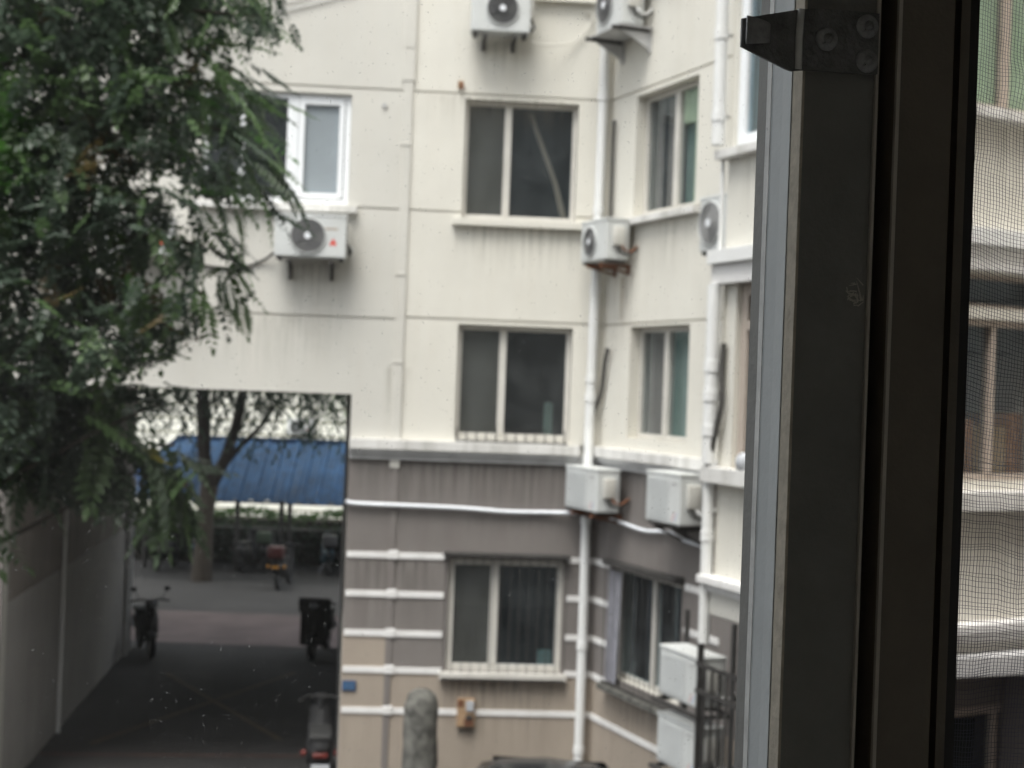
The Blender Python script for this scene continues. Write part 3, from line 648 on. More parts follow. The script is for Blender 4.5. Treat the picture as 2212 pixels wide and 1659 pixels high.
# railing fence below the balcony
mw = FBAY
r = empty('railing_fence', mw, 'dark iron bar fence standing below the enclosed balcony', 'fence')
for i in range(26):
    s = -.55+i*.125; b = MB(); b.box(s-.01, s+.01, .19, .21, 0, 2.95 if i % 6 == 0 else 2.7, 'iron'); b.build('bar', r, mw)
for z in (.3, 1.5, 2.45, 2.69):
    b = MB(); b.box(-.58, 2.62, .185, .215, z-.018, z+.018, 'iron'); b.build('rail', r, mw)

# ------------------------------------------------------------------ cables and small wall fittings
def cable(F, pts, r, m, name, label, cat, group=None, n=6):
    P_ = [Vector(p) for p in pts]; out = []
    for i in range(len(P_)-1):
        p0, p1, p2, p3 = P_[max(i-1, 0)], P_[i], P_[i+1], P_[min(i+2, len(P_)-1)]
        for k_ in range(6):
            t = k_/6; out.append(.5*((2*p1)+(p2-p0)*t+(2*p0-5*p1+4*p2-p3)*t*t+(3*p1-p0-3*p2+p3)*t**3))
    out.append(P_[-1]); b = MB(); b.tube(out, r, m, n); return b.build(name, None, F, True, label, cat, group)
cable(FA, [(-3.0, -.045, 3.70), (-2.9, -.045, 3.665), (-2.2, -.045, 3.655), (-1.6, -.045, 3.645), (-1.1, -.045, 3.62), (-.6, -.045, 3.625), (-.2, -.12, 3.64), (.0, -.2, 3.66)], .027, 'cable_white', 'conduit', 'sagging white conduit across the taupe wall below the cornice', 'cable')
cable(FB, [(.5, -.04, 3.61), (.9, -.04, 3.585), (1.4, -.04, 3.56), (1.9, -.04, 3.60), (2.3, -.04, 3.55), (2.8, -.04, 3.53)], .024, 'cable_white', 'conduit', 'white conduit running below the plain unit on the side wall', 'cable')
G_C = 'dark cables hanging on the side wall'
cable(FB, [(.215, -.05, 8.34), (.2, -.05, 8.1), (.2, -.05, 7.6), (.2, -.05, 7.12)], .022, 'cable', 'cable', 'dark cable rising above the rust-stained corner unit', 'cable', G_C)
cable(FB, [(.27, -.05, 5.62), (.22, -.06, 5.45), (.15, -.06, 5.1), (.05, -.1, 4.85), (.02, -.15, 4.55), (.05, -.16, 4.2)], .026, 'cable', 'cable', 'dark curved cable dropping behind the corner drainpipe to the plain unit', 'cable', G_C)
cable(FBAY, [(.10, -.04, 5.55), (.10, -.05, 5.3), (.13, -.06, 5.05), (.09, -.07, 4.85), (.03, -.09, 4.6), (.0, -.1, 4.5)], .026, 'cable', 'cable', 'dark cable bundle beside the brown balcony window', 'cable', G_C)
cable(FA, [(-1.02, -.3, 9.2), (-.8, -.2, 9.2), (-.5, -.06, 9.28), (-.3, -.05, 9.5), (-.27, -.04, 9.62), (-.36, -.03, 9.66)], .011, 'cream', 'drain_hose', 'white hose curving from the dark fan unit to the wall', 'hose')
cable(FA, [(-3.95, -.1, 6.6), (-4.1, -.03, 6.5), (-4.4, -.02, 6.4), (-4.8, -.02, 6.42)], .016, 'cable', 'cable', 'dark cable leaving the unit under the large white window', 'cable')
for dz, x1, wl in ((0, -3.0, 'lower thin grey wire slanting up the cream facade beside the tree top'), (.1, -3.2, 'upper thin grey wire slanting up the cream facade beside the tree top')):
    cable(FA, [(-4.7, -.02, 9.33+dz), (-4.2, -.02, 9.42+dz), (-3.7, -.02, 9.55+dz), (x1, -.02, 9.78+dz)], .008, 'ledge_grey', 'wire', wl, 'wire', 'thin grey wires on the facade')
def fitting(F, s, z, name, label, cat, parts, mw=None):
    mw = mw or F @ Matrix.Translation((s, 0, z)); r = empty(name, mw, label, cat)
    for pn, fn in parts:
        b = MB(); fn(b); b.build(pn, r, mw)
    return r
fitting(FA, -1.485, 1.2, 'junction_box', 'rusty open electrical box on the lowest white band', 'electrical box', [
    ('case', lambda b: (b.rbox(-.105, .105, -.07, .01, -.165, .17, 'card2', .008))),
    ('rust_patch', lambda b: (b.rbox(-.1, -.03, -.074, -.06, .08, .165, 'rust', .002), b.rbox(-.02, .09, -.075, -.06, -.15, -.06, 'rust', .002))),
    ('meter', lambda b: (b.rbox(-.0, .09, -.09, -.06, .03, .15, 'plate', .006))),
    ('switch', lambda b: (b.rbox(0, .08, -.085, -.06, -.07, -.02, 'iron', .004)))])
fitting(FA, -2.885, 1.49, 'plaque', 'small blue plaque beside the passage mouth', 'plaque', [
    ('plate', lambda b: (b.rbox(-.085, .08, -.02, .002, -.06, .06, 'blue_dark', .004))), ('face', lambda b: (b.box(-.07, .065, -.024, -.019, -.045, .045, 'blue_roof')))])
fitting(FA, -1.82, 8.70, 'wall_hook', 'small rusty hook above the middle window', 'hook', [
    ('hook', lambda b: (b.tube([(0, 0, 0), (0, -.06, .02), (.03, -.07, -.05)], .018, 'rust', 6))), ('base', lambda b: b.rbox(-.035, .035, -.015, .003, -.035, .06, 'card2', .004))])
fitting(FA, -2.72, 8.42, 'round_cover', 'small round grey cover on the facade beside the white window', 'wall cover', [('disc', lambda b: (b.disc((0, 0, 0), (0, -1, 0), .03, .02, 'ledge_grey', 12)))])
fitting(FBAY, .56, 4.56, 'pot', 'small white pot on the ledge of the brown balcony window', 'pot', [('pot', lambda b: b.ball((0, -.08, 0), .07, 'plate', 1, 1, 1.2, 12, 8))])

# stone post in front of the facade
mw = Matrix.Translation((-.9, 16.9, 0))
b = MB(); rr = [.215, .21, .205, .2, .2, .197, .195, .185, .155, .09, .0]; zz = [0, .3, .6, .9, 1.2, 1.35, 1.42, 1.5, 1.58, 1.63, 1.645]; zz = [0]+[.08*i for i in range(1, 17)]+[1.35, 1.42, 1.5, 1.58, 1.63, 1.645]; rr = [.215]+[.212-.0008*i for i in range(1, 17)]+[.197, .195, .185, .155, .09, 0]
b.tube([(0, 0, z) for z in zz], [max(r_, .001) for r_ in rr], 'stone', 20)
b.v = [(x*(1+.09*noise.noise((x*7, y_*7, z*5)))+.012*noise.noise((x*20, y_*20, z*16)), y_*(1+.09*noise.noise((x*7+9, y_*7, z*5))), z) for x, y_, z in b.v]
b.build('stone_post', None, mw, True, 'weathered grey stone post with rounded top before the tan wall', 'post')

# ------------------------------------------------------------------ car
def car(mw, label):
    r = empty('parked_car', mw, label, 'car')
    st = [(-2.25, .62, .35, .62, .70), (-2.1, .80, .28, .85, .82), (-1.4, .86, .22, .92, .86), (0, .88, .22, .92, .87), (1.3, .87, .22, .95, .86), (2.0, .84, .28, .98, .82), (2.3, .72, .4, .9, .7)]
    b = MB(); vs = []
    for (x, hw, zb, zt, hw2) in st:
        vs += [(x, -hw*.92, zb), (x, -hw, zb+.2), (x, -hw, (zb+zt)/2+.08), (x, -hw2*.95, zt), (x, 0, zt+.03), (x, hw2*.95, zt), (x, hw, (zb+zt)/2+.08), (x, hw, zb+.2), (x, hw*.92, zb)]
    n = 9; fs = [(i*n+j, (i+1)*n+j, (i+1)*n+(j+1) % n, i*n+(j+1) % n) for i in range(len(st)-1) for j in range(n)]
    fs += [tuple(range(n))[::-1], tuple((len(st)-1)*n+j for j in range(n))]
    b.add(vs, fs, 'car_paint'); b.build('body', r, mw, True)
    cs = [(-1.25, .78, .95, .95), (-.5, .70, 1.33, .9), (-.1, .66, 1.415, .9), (.5, .66, 1.425, .9), (1.0, .68, 1.36, .9), (1.9, .74, .98, .95)]
    b = MB(); vs = []
    for (x, hw, zt, zb) in cs: vs += [(x, -.8, zb-.06), (x, -hw, zt-.06), (x, -hw*.72, zt), (x, 0, zt+.035), (x, hw*.72, zt), (x, hw, zt-.06), (x, .8, zb-.06)]
    n = 7; fs = [(i*n+j, (i+1)*n+j, (i+1)*n+j+1, i*n+j+1) for i in range(5) for j in range(6)]
    b.add(vs, fs, 'car_paint'); b.build('roof', r, mw, True)
    for sy in (-1, 1):
        g = MB(); g.add([(-1.0, sy*.80, .93), (1.55, sy*.80, .93), (.9, sy*.70, 1.29), (-.35, sy*.70, 1.29)], [(0, 1, 2, 3)], 'car_glass'); g.build('side_window', r, mw)
    g = MB(); g.add([(-1.22, -.68, .955), (-1.22, .68, .955), (-.58, .58, 1.30), (-.58, -.58, 1.30)], [(0, 1, 2, 3)], 'car_glass'); g.v = [(x-.015, y_, z+.015) for x, y_, z in g.v]; g.build('windscreen', r, mw)
    g = MB(); g.add([(1.88, -.66, 1.0), (1.88, .66, 1.0), (1.1, .58, 1.33), (1.1, -.58, 1.33)], [(0, 1, 2, 3)], 'car_glass'); g.v = [(x+.015, y_, z+.02) for x, y_, z in g.v]; g.build('rear_window', r, mw)
    for x in (-1.4, 1.35):
        for sy in (-1, 1):
            g = MB(); g.ring((x, sy*.8, .31), (0, 1, 0), .23, .085, 'rubber', 24, 8); tw = g.build('wheel', r, mw, True)
            g = MB(); g.disc((x, sy*.80-.03, .31), (0, 1, 0), .19, .06, 'chrome', 16); g.build('rim', tw, mw)
    for sy in (-1, 1):
        g = MB(); g.ball((-2.12, sy*.58, .68), .1, 'plate', .7, 1.4, .7); g.build('headlight', r, mw, True)
        g = MB(); g.ball((2.2, sy*.6, .78), .09, 'tail', .7, 1.5, .8); g.build('tail_light', r, mw, True)
car(frame(.40, 14.2, 84, -.06), 'black parked car with only its roof showing under the corner')

# ------------------------------------------------------------------ scooters (local +x is forwards)
G_S = 'scooters and electric bikes about the passage'
def scooter(x, y, ang, paint, label, box=None, mirrors=True, s=1., plate=True, light='tail', windshield=False, hw_=.36):
    mw = frame(x, y, ang); 
    if s != 1: pass
    r = empty('scooter', mw, label, 'scooter', G_S)
    for n_, wx in (('front', .62), ('rear', -.55)):
        g = MB(); g.ring((wx, 0, .24), (0, 1, 0), .185, .055, 'rubber', 20, 8); tw = g.build('wheel', r, mw, True)
        g = MB(); g.disc((wx, -.03, .24), (0, 1, 0), .14, .06, 'chrome', 14); g.build('rim', tw, mw)
    # body loft: tail, seat base, step, front shield
    st = [(-.88, .06, .56, .66), (-.7, .13, .42, .72), (-.4, .16, .34, .74), (-.12, .15, .26, .66), (-.02, .16, .24, .34), (.25, .16, .24, .32), (.36, .17, .26, .55), (.44, .15, .45, .92), (.50, .07, .62, .98)]
    b = MB(); vs = []
    for (px, hw, zb, zt) in st: vs += [(px, -hw*.7, zb), (px, -hw, (zb+zt)/2), (px, -hw*.75, zt), (px, hw*.75, zt), (px, hw, (zb+zt)/2), (px, hw*.7, zb)]
    n = 6; fs = [(i*n+j, (i+1)*n+j, (i+1)*n+(j+1) % n, i*n+(j+1) % n) for i in range(len(st)-1) for j in range(n)]+[tuple(range(n))[::-1], tuple((len(st)-1)*n+j for j in range(n))]
    b.add(vs, fs, paint); b.build('body', r, mw, True)
    b = MB(); b.rbox(-.72, -.1, -.14, .14, .70, .80, 'rubber', .035); b.build('seat', r, mw, True)
    b = MB(); b.rbox(.45, .82, -.075, .075, .42, .47, paint, .02); b.build('front_fender', r, mw, True)
    b = MB(); b.tube([(.62, 0, .24), (.50, 0, .7), (.42, 0, 1.0)], .03, 'scooter_grey', 8); b.build('steering_column', r, mw, True)
    b = MB(); b.tube([(.3, -hw_, 1.0), (.40, -.16, 1.04), (.42, 0, 1.02), (.40, .16, 1.04), (.3, hw_, 1.0)], .02, 'rubber', 6); b.build('handlebar', r, mw, True)
    b = MB(); b.ball((.5, 0, .98), .1, paint, .9, 1.2, .9); b.build('headlamp_cowl', r, mw, True)
    b = MB(); b.ball((.57, 0, .97), .06, 'plate', .6, 1.1, .9); b.build('headlight', r, mw, True)
    if mirrors:
        for sy in (-1, 1):
            g = MB(); g.tube([(.38, sy*.2, 1.03), (.36, sy*.28, 1.2)], .008, 'rubber', 5); g.ball((.36, sy*.30, 1.23), .055, 'rubber', .35, 1.1, .8); g.build('mirror', r, mw, True)
    b = MB(); b.rbox(-.93, -.85, -.09, .09, .56, .62, light, .015); b.build('tail_light', r, mw, True)
    for sy in (-1, 1):
        g = MB(); g.ball((-.8, sy*.2, .6), .05, light, .9, .8, .9); g.build('indicator', r, mw, True)
    b = MB(); b.rbox(-.95, -.55, -.08, .08, .33, .37, 'rubber', .015); b.build('mudguard', r, mw, True)
    if plate: b = MB(); b.rbox(-.97, -.955, -.11, .11, .36, .5, 'plate', .003); b.build('number_plate', r, mw)
    if box: b = MB(); b.rbox(-1.0, -.68, -.19, .19, .80, 1.1, box, .05); b.build('top_box', r, mw, True)
    if windshield: b = MB(); b.rbox(.5, .53, -.25, .25, .25, .95, 'rubber', .03); b.rbox(.46, .5, -.3, .3, .85, 1.12, 'rubber', .03); b.build('wind_apron', r, mw, True)
    b = MB(); b.tube([(-.1, .1, .25), (-.16, .22, .02)], .014, 'chrome', 5); b.build('kickstand', r, mw)
    return r
scooter(-6.56, 27.2, -66, 'scooter_grey', 'grey scooter with mirrors at the far end against the white pipes')
scooter(-3.42, 27.7, 264, 'scooter_black', 'black scooter with wind apron at the far passage wall', windshield=True, mirrors=False)
scooter(-2.27, 18.75, 98, 'scooter_black', 'black scooter with white plate and red lamps at the passage mouth', mirrors=False, hw_=.27)
scooter(-5.45, 36.5, 85, 'scooter_black', 'dark scooter with red top box across the road under the trees', box='scooter_red', light='amber', plate=False, mirrors=False)
far_sc = [(-9.0, 39.2, 80, 'scooter_black', 'dark scooter under the canopy behind the trunk, first of its row', None),
          (-8.2, 39.6, 95, 'scooter_blue', 'dull teal scooter parked under the canopy behind the tree trunk', None),
          (-6.9, 39.6, 85, 'scooter_grey', 'grey scooter under the canopy right beside a post', None),
          (-6.4, 39.8, 92, 'scooter_grey', 'dark grey scooter under the canopy with dull green box', 'leaf'),
          (-4.75, 39.5, 100, 'scooter_blue', 'blue scooter under the canopy near the passage edge', 'scooter_grey'),
          (-4.2, 39.8, 85, 'scooter_black', 'black scooter under the canopy beyond the blue one', None)]
for a in far_sc: scooter(a[0], a[1], a[2], a[3], a[4], a[5], mirrors=False, plate=False, light='rubber')

# ------------------------------------------------------------------ beyond the passage
mw = Matrix.Translation((-7, 40, 0)); r = empty('bike_canopy', mw, 'blue corrugated metal bike canopy across the road', 'canopy')
def roofz(x): return 3.38
x = -9.9; i = 0
while x < -2.0:
    x2 = x+.42; vs = []
    top0 = 3.38 if x > -9.2 else 2.86+(x+9.9)*.74; top1 = 3.38 if x2 > -9.2 else 2.86+(x2+9.9)*.74
    prof = [(0, 0), (.12, 0), (.16, .05), (.26, .05), (.30, 0), (.42, 0)]
    for (px, pz) in prof:
        f_ = px/.42; tz = top0+(top1-top0)*f_
        vs += [(x+px+7, -1.0-pz*.6, 1.86+pz+.01*math.sin(i)), (x+px+7+.0, 1.5-pz*.6, tz+pz)]
    b = MB(); b.add(vs, [(2*j, 2*j+2, 2*j+3, 2*j+1) for j in range(5)], 'blue_roof'); b.build('roof_sheet', r, mw); x = x2; i += 1
b = MB(); b.rbox(-2.2, 5.0, 1.42, 1.56, 3.3, 3.47, 'blue_dark', .02); b.build('ridge_cap', r, mw)
b = MB(); b.tube([(-2.95, 1.49, 2.85), (-2.2, 1.49, 3.42)], .06, 'blue_dark', 6); b.build('ridge_cap', r, mw)
for px in (-2.6, -.17, 1.0, 1.22, 2.7, 4.6):
    b = MB(); b.tube([(px, -.6, 0), (px, -.6, 1.95)], .06, 'iron', 8); b.build('post', r, mw, True)
b = MB(); b.box(-2.9, 5, -.66, -.54, 1.80, 1.86, 'iron'); b.box(-2.9, 5, 1.3, 1.42, 3.1, 3.2, 'iron'); b.build('beam', r, mw)
# printed banner hanging on the canopy's end
def banner_mat():
    m, t, b = new_mat('banner_print'); tc = N(t, 'ShaderNodeTexCoord')
    v = N(t, 'ShaderNodeTexNoise', Scale=2.6, Detail=1.5); t.links.new(tc.outputs['Object'], v.inputs['Vector'])
    rp = N(t, 'ShaderNodeValToRGB'); t.links.new(v.outputs['Fac'], rp.inputs['Fac']); e = rp.color_ramp.elements
    e[0].position = .40; e[0].color = (.03, .1, .3, 1); e[1].position = .52; e[1].color = (.22, .33, .55, 1)
    t.links.new(rp.outputs[0], b.inputs['Base Color']); b.inputs['Roughness'].default_value = .6; return m
M['banner'] = banner_mat()
mw = Matrix.Translation((-8.9, 38.85, 1.9)); r = empty('banner', mw, 'pale blue printed banner with dark and orange patches on the canopy end', 'banner')
b = MB(); b.add([(-.95+.3*i, .02*math.sin(i*2), -.05) for i in range(5)]+[(-.95+.3*i, .15+.02*math.sin(i*2+1), .9 if i else .8) for i in range(5)], [(i, i+1, 6+i, 5+i) for i in range(4)], 'banner'); b.build('cloth', r, mw, True)
b = MB(); b.ball((-.45, -.03, .72), .22, 'scooter_white', 1.1, .1, .6); b.build('print_patch', r, mw)
b = MB(); b.ball((-.30, -.04, .86), .11, 'rubber', 1.2, .1, 1.2); b.build('print_patch', r, mw)
b = MB(); b.ball((.42, -.04, .34), .09, 'tail', 1, .1, .9); b.build('print_patch', r, mw)
b = MB(); b.ball((.46, -.045, .47), .08, 'rubber', 1, .1, .8); b.build('print_patch', r, mw)
b = MB(); b.ball((-.65, -.04, .30), .12, 'rubber', 1.3, .1, .6); b.build('print_patch', r, mw)
# pale building behind
mw = Matrix.Translation((-8, 50, 0)); r = empty('far_building', mw, 'pale cream building beyond the canopy with ribbed wall', 'building')
zs_ = [0, .45, .7, .95, 1.2, 1.65, 2.3, 2.75, 3.22, 3.70, 4.17, 4.64, 5.1, 5.6, 6.1, 7, 8, 9, 10]
for a, b_ in zip(zs_[:-1], zs_[1:]):
    b = MB(); b.box(-12, 22, 0, .3, a+.03, b_-.03, 'far_cream'); b.build('wall_panel', r, mw)
b = MB(); b.box(-12, 22, .05, 6, 0, 9.95, 'groove'); b.build('wall', r, mw)
fa = frame(-7.06, 50, 0); ac(fa, -.42, .42, 3.28, 3.82, .1, 'air conditioner with red mark on the far cream building', (-.12, .27, .2), logo='triangles')

def quad_leaf(vs, fs, c, d, u, L, W_):
    """one diamond leaf folded a little along its midrib"""
    d = d.normalized(); sd_ = d.cross(u)
    if sd_.length < 1e-4: sd_ = d.orthogonal()
    sd_.normalize(); nn = sd_.cross(d); i = len(vs)
    vs += [c, c+d*L*.45+sd_*W_+nn*W_*.25, c+d*L, c+d*L*.45-sd_*W_+nn*W_*.25]
    fs += [(i, i+1, i+2), (i, i+2, i+3)]
def rv(s=1.): return Vector((random.uniform(-1, 1), random.uniform(-1, 1), random.uniform(-1, 1)))*s
# hedge
vs, fs = [], []
for i in range(9000):
    x = random.uniform(-14, 2); t = random.random(); y = 42.6+random.uniform(0, 1.2); z = random.uniform(0, 1.2)
    if random.random() < .5: z = 1.15+.1*math.sin(x*2.3)+random.uniform(-.08, .1)
    elif random.random() < .7: y = 42.55+random.uniform(0, .12)
    quad_leaf(vs, fs, Vector((x, y, z)), rv()+Vector((0, -.3, .4)), rv(), random.uniform(.08, .14), random.uniform(.025, .045))
b = MB(); b.add(vs, fs, 'hedge'); b.box(-14, 2, 42.75, 43.7, 0, 1.05, 'bark_dark'); b.build('hedge', None, None, False, 'clipped green hedge running behind the bike canopy', 'hedge', kind='thing')
# street tree with drooping foliage
mw = Matrix.Translation((-7.6, 37.1, 0)); r = empty('street_tree', mw, 'forked dark tree with drooping foliage across the road', 'tree')
b = MB(); b.tube([(0, 0, 0), (.03, 0, .9), (.05, 0, 1.7), (.12, 0, 2.4)], [.27, .22, .2, .22], 'bark', 10); b.build('trunk', r, mw, True)
for pts, rr in (([(.12, 0, 2.3), (-.05, 0, 3.2), (-.1, 0, 4.3), (-.25, .1, 5.6), (-.4, .2, 7)], [.19, .17, .17, .14, .1]),
                ([(.12, 0, 2.3), (.5, 0, 3.1), (.72, .05, 3.9), (.95, .1, 5.2), (1.2, .1, 6.8)], [.17, .14, .13, .1, .07]),
                ([(.25, 0, 2.6), (.75, .1, 3.3), (1.3, .2, 3.9), (1.75, .2, 4.6), (2.3, .3, 5.8)], [.08, .07, .06, .05, .04]),
                ([(.9, 0, 5), (2.2, .1, 5.9), (3.5, .2, 6.2)], [.06, .05, .03]), ([(-.2, 0, 5), (-1.4, .1, 5.9), (-2.6, .2, 6.2)], [.06, .05, .03])):
    b = MB(); b.tube(pts, rr, 'bark_dark', 8); b.build('branch', r, mw, True)
vs, fs = [], []
for i in range(400):
    x = random.uniform(-3.2, 4.8); y = random.uniform(-.9, 1.6); z0 = random.uniform(5, 6.6); ln = random.uniform(.5, 1.9) if random.random() < .75 else random.uniform(1.5, 2.3)
    n = int(ln/.07)
    for j in range(n):
        t = j/n; p = Vector((x+.1*math.sin(j*.5+i), y, z0-ln*t))
        quad_leaf(vs, fs, p, Vector((random.choice((-1, 1))*random.uniform(.3, 1), random.uniform(-.6, .6), -1)), rv(), .19, .034)
b = MB(); b.add(vs, fs, 'leaf'); b.build('foliage', r, mw, kind='stuff')
vs, fs = [], []
for i in range(7000):
    p = Vector((random.gauss(0, 3.4), random.gauss(-.4, 2.6), 6.9+random.gauss(0, .8)))
    if p.z < 5.2: continue
    quad_leaf(vs, fs, p, rv()+Vector((0, 0, -.5)), rv(), random.uniform(.25, .42), random.uniform(.07, .12))
b = MB(); b.add(vs, fs, 'leaf'); b.build('shade_crown', r, mw, kind='stuff')  # dense foliage out of view, added to shade the road and canopy
vs, fs = [], []
for i in range(6000):
    quad_leaf(vs, fs, Vector((random.uniform(-13, 0), 40.9+random.uniform(0, .8)*random.random(), random.uniform(0, 1.05)+.08*math.sin(i))), rv()+Vector((0, -.3, .2)), rv(), random.uniform(.08, .14), random.uniform(.025, .045))
b = MB(); b.add(vs, fs, 'leaf'); b.box(-13, 0, 41.1, 41.7, 0, .95, 'bark_dark'); b.build('shade_shrub_row', None, None, False, 'low shrub row added to darken the shade under the canopy', 'shrubs', kind='thing')  # leafy row added to deepen the dark behind the scooters
mw = Matrix.Translation((-3.9, 41.9, 0)); r = empty('street_tree', mw, 'slim tree half hidden behind the canopy at the passage edge', 'tree')
b = MB(); b.tube([(0, 0, 0), (.05, 0, 2), (.1, 0, 4.5), (0, 0, 7)], [.12, .1, .09, .06], 'bark_dark', 8); b.build('trunk', r, mw, True)
vs, fs = [], []
for i in range(130):
    x = random.gauss(-.3, .9); y = random.uniform(-.8, .8); z0 = random.uniform(4.2, 6.6); ln = random.uniform(.5, 1.4)
    for j in range(int(ln/.07)):
        quad_leaf(vs, fs, Vector((x+.1*math.sin(j*.5+i), y, z0-.07*j)), Vector((random.choice((-1, 1))*random.uniform(.3, 1), random.uniform(-.6, .6), -1)), rv(), .13, .022)
b = MB(); b.add(vs, fs, 'leaf_mid'); b.build('foliage', r, mw, kind='stuff')

# ------------------------------------------------------------------ the tree close to the window
TY = 9.0
tr = empty('courtyard_tree', Matrix.Translation((-4.7, 9.4, 0)), 'leafy green tree with feathery leaves close outside the window', 'tree')
b = MB(); b.tube([(-4.7, 9.4, 0), (-4.65, 9.4, 2), (-4.5, 9.35, 4), (-4.4, 9.3, 6), (-4.3, 9.3, 8.5)], [.2, .17, .15, .12, .06], 'bark', 10)
b.build('trunk', tr, Matrix(), True)
for pts, r0 in (([(-4.5, 9.35, 4.2), (-3.6, 9.2, 5.2), (-3.05, 9, 5.97), (-2.84, 9, 6.65), (-2.4, 8.9, 7.3)], .045),
                ([(-3.5, 9.2, 5.4), (-2.9, 9.1, 5.7), (-2.3, 9.0, 5.95), (-1.9, 9.0, 5.9)], .03), ([(-4.4, 9.3, 6), (-3.2, 9.1, 6.5), (-2.3, 9.0, 6.65), (-1.75, 9, 6.6)], .035),
                ([(-4.5, 9.3, 4), (-3.3, 9.1, 4.3), (-2.5, 9.0, 4.75), (-2.1, 9, 4.95)], .025), ([(-4.4, 9.3, 6.5), (-3, 9.2, 7.1), (-2.1, 9.1, 7.35), (-1.6, 9.0, 7.3)], .03),
                ([(-4.5, 9.3, 3.6), (-3.1, 9.2, 4.05), (-2.3, 9.1, 4.5), (-2.0, 9.1, 4.4)], .02), ([(-2.9, 9.1, 5.7), (-2.5, 9, 5.5), (-2.1, 9, 5.5)], .018)):
    b = MB(); n = len(pts); b.tube(pts, [r0*(1-.75*i/(n-1)) for i in range(n)], 'bark', 7); b.build('branch', tr, Matrix(), True)
def leaf_mesh(L, pairs, ll, lw, droop, m, seed):
    """one compound leaf: a stalk with paired leaflets, along local +x"""
    rnd = random.Random(seed); vs, fs = [], []
    def at(t): return Vector((L*t, .04*L*math.sin(3*t+seed), -droop*L*t*t))
    for i in range(pairs):
        t = .18+.8*i/(pairs-1); p = at(t); tan = (at(min(t+.05, 1.05))-p).normalized()
        k_ = math.sin(math.pi*(.25+.65*i/(pairs-1)))
        for sg in (-1, 1):
            d = tan*.55+Vector((0, sg, -.25+rnd.uniform(-.25, .2)))
            quad_leaf(vs, fs, p+tan*.01*sg, d, Vector((0, 0, 1)), ll*k_*rnd.uniform(.85, 1.15), lw*k_)
    quad_leaf(vs, fs, at(.98), at(1)-at(.9), Vector((0, 0, 1)), ll*.8, lw*.8)
    i = len(vs)
    vs += [at(0)+Vector((0, .003, 0)), at(0)-Vector((0, .003, 0)), at(.5)+Vector((0, .0025, 0)), at(.5)-Vector((0, .0025, 0)), at(1)]
    fs += [(i, i+1, i+3, i+2), (i+2, i+3, i+4)]
    b = MB(); b.add(vs, fs, m); return b
FEA = {}   # feathery leaves, broad leaves, small round-leafleted sprays
for m in ('leaf', 'leaf_mid', 'leaf_bright', 'leaf_grey', 'leaf_brown', 'leaf_yellow'):
    FEA[m, 'feather'] = [leaf_mesh(.36, 10, .092, .02, d_, m, 3+k_) for k_, d_ in enumerate((.2, .4, .6))]
    FEA[m, 'broad'] = [leaf_mesh(.42, 7, .14, .034, d_, m, 13+k_) for k_, d_ in enumerate((.2, .45))]
    FEA[m, 'small'] = [leaf_mesh(.22, 5, .068, .027, d_, m, 23+k_) for k_, d_ in enumerate((.1, .35, .6))]
POLY = [(-3.6, 7.8), (-1.55, 7.8), (-1.5, 7.31), (-1.74, 7.23), (-1.84, 7.14), (-1.80, 7.03), (-1.84, 6.92), (-1.56, 6.85), (-1.42, 6.72), (-1.43, 6.57), (-1.40, 6.34), (-1.28, 6.22), (-1.45, 6.14),
        (-1.5, 6.06), (-1.68, 5.94), (-1.62, 5.76), (-1.74, 5.6), (-1.72, 5.38), (-2.0, 5.36), (-2.11, 5.50), (-2.19, 5.36), (-2.2, 5.15), (-2.44, 5.18), (-2.56, 4.98), (-2.66, 5.0), (-2.8, 4.6), (-3.1, 4.4), (-3.6, 4.4)]
def inside(x, z):
    c = False; j = len(POLY)-1
    for i in range(len(POLY)):
        a, b_ = POLY[i], POLY[j]
        if (a[1] > z) != (b_[1] > z) and x < (b_[0]-a[0])*(z-a[1])/(b_[1]-a[1])+a[0]: c = not c
        j = i
    return c
gaps = [(-2.31, 6.37, .13, .8), (-2.1, 6.28, .13, .9), (-2.12, 5.96, .17, .94), (-2.05, 5.9, .1, .9), (-1.92, 6.12, .13, .8), (-2.25, 5.72, .16, .9), (-1.98, 5.62, .14, .75), (-3.2, 7.0, .1, .8), (-2.0, 7.25, .16, .6), (-1.75, 5.75, .12, .5), (-1.62, 6.5, .1, .4), (-1.95, 6.55, .09, .7), (-2.5, 5.3, .1, .6), (-1.9, 5.8, .08, .6)]
L = []   # (kind, material, tip, direction, scale)
while len(L) < 3500:
    x = random.uniform(-3.6, -1.2); z = random.uniform(4.4, 7.8)
    if not inside(x, z): continue
    if any((x-g[0])**2+(z-g[1])**2 < g[2]**2 and random.random() < g[3] for g in gaps): continue
    y = TY+random.uniform(-.55, .75)
    right = max(0, min(1, (x+2.25)/.6))
    if z < 5.2 and random.random() < .4: continue
    if random.random() < right*1.05:
        if random.random() < (.82 if z > 6.0 else .68): continue
        kd = 'feather'; m = random.choice(('leaf_mid', 'leaf_mid', 'leaf', 'leaf_bright' if random.random() < .25 else 'leaf')); d = Vector((random.uniform(.3, 1), random.uniform(-.6, .4), random.uniform(-.75, .25)))
        if z < 5.75: d = Vector((random.uniform(-.1, .6), random.uniform(-.5, .4), -1))
    else:
        if x > -1.95 and random.random() < .5: continue
        kd = 'small'; m = random.choice(('leaf', 'leaf', 'leaf', 'leaf_mid')); d = rv(); d.z -= .25
        if noise.noise((x*2.2, z*2.2, 3)) > .28: m = random.choice(('leaf_brown', 'leaf_mid', 'leaf'))
    if x < -2.95 and 6.2 < z < 7.0 and random.random() < .8: kd, m = 'small', 'leaf_bright'
    s = random.uniform(.75, 1.25)
    L.append((kd, m, Vector((x, y, z)), d, s))
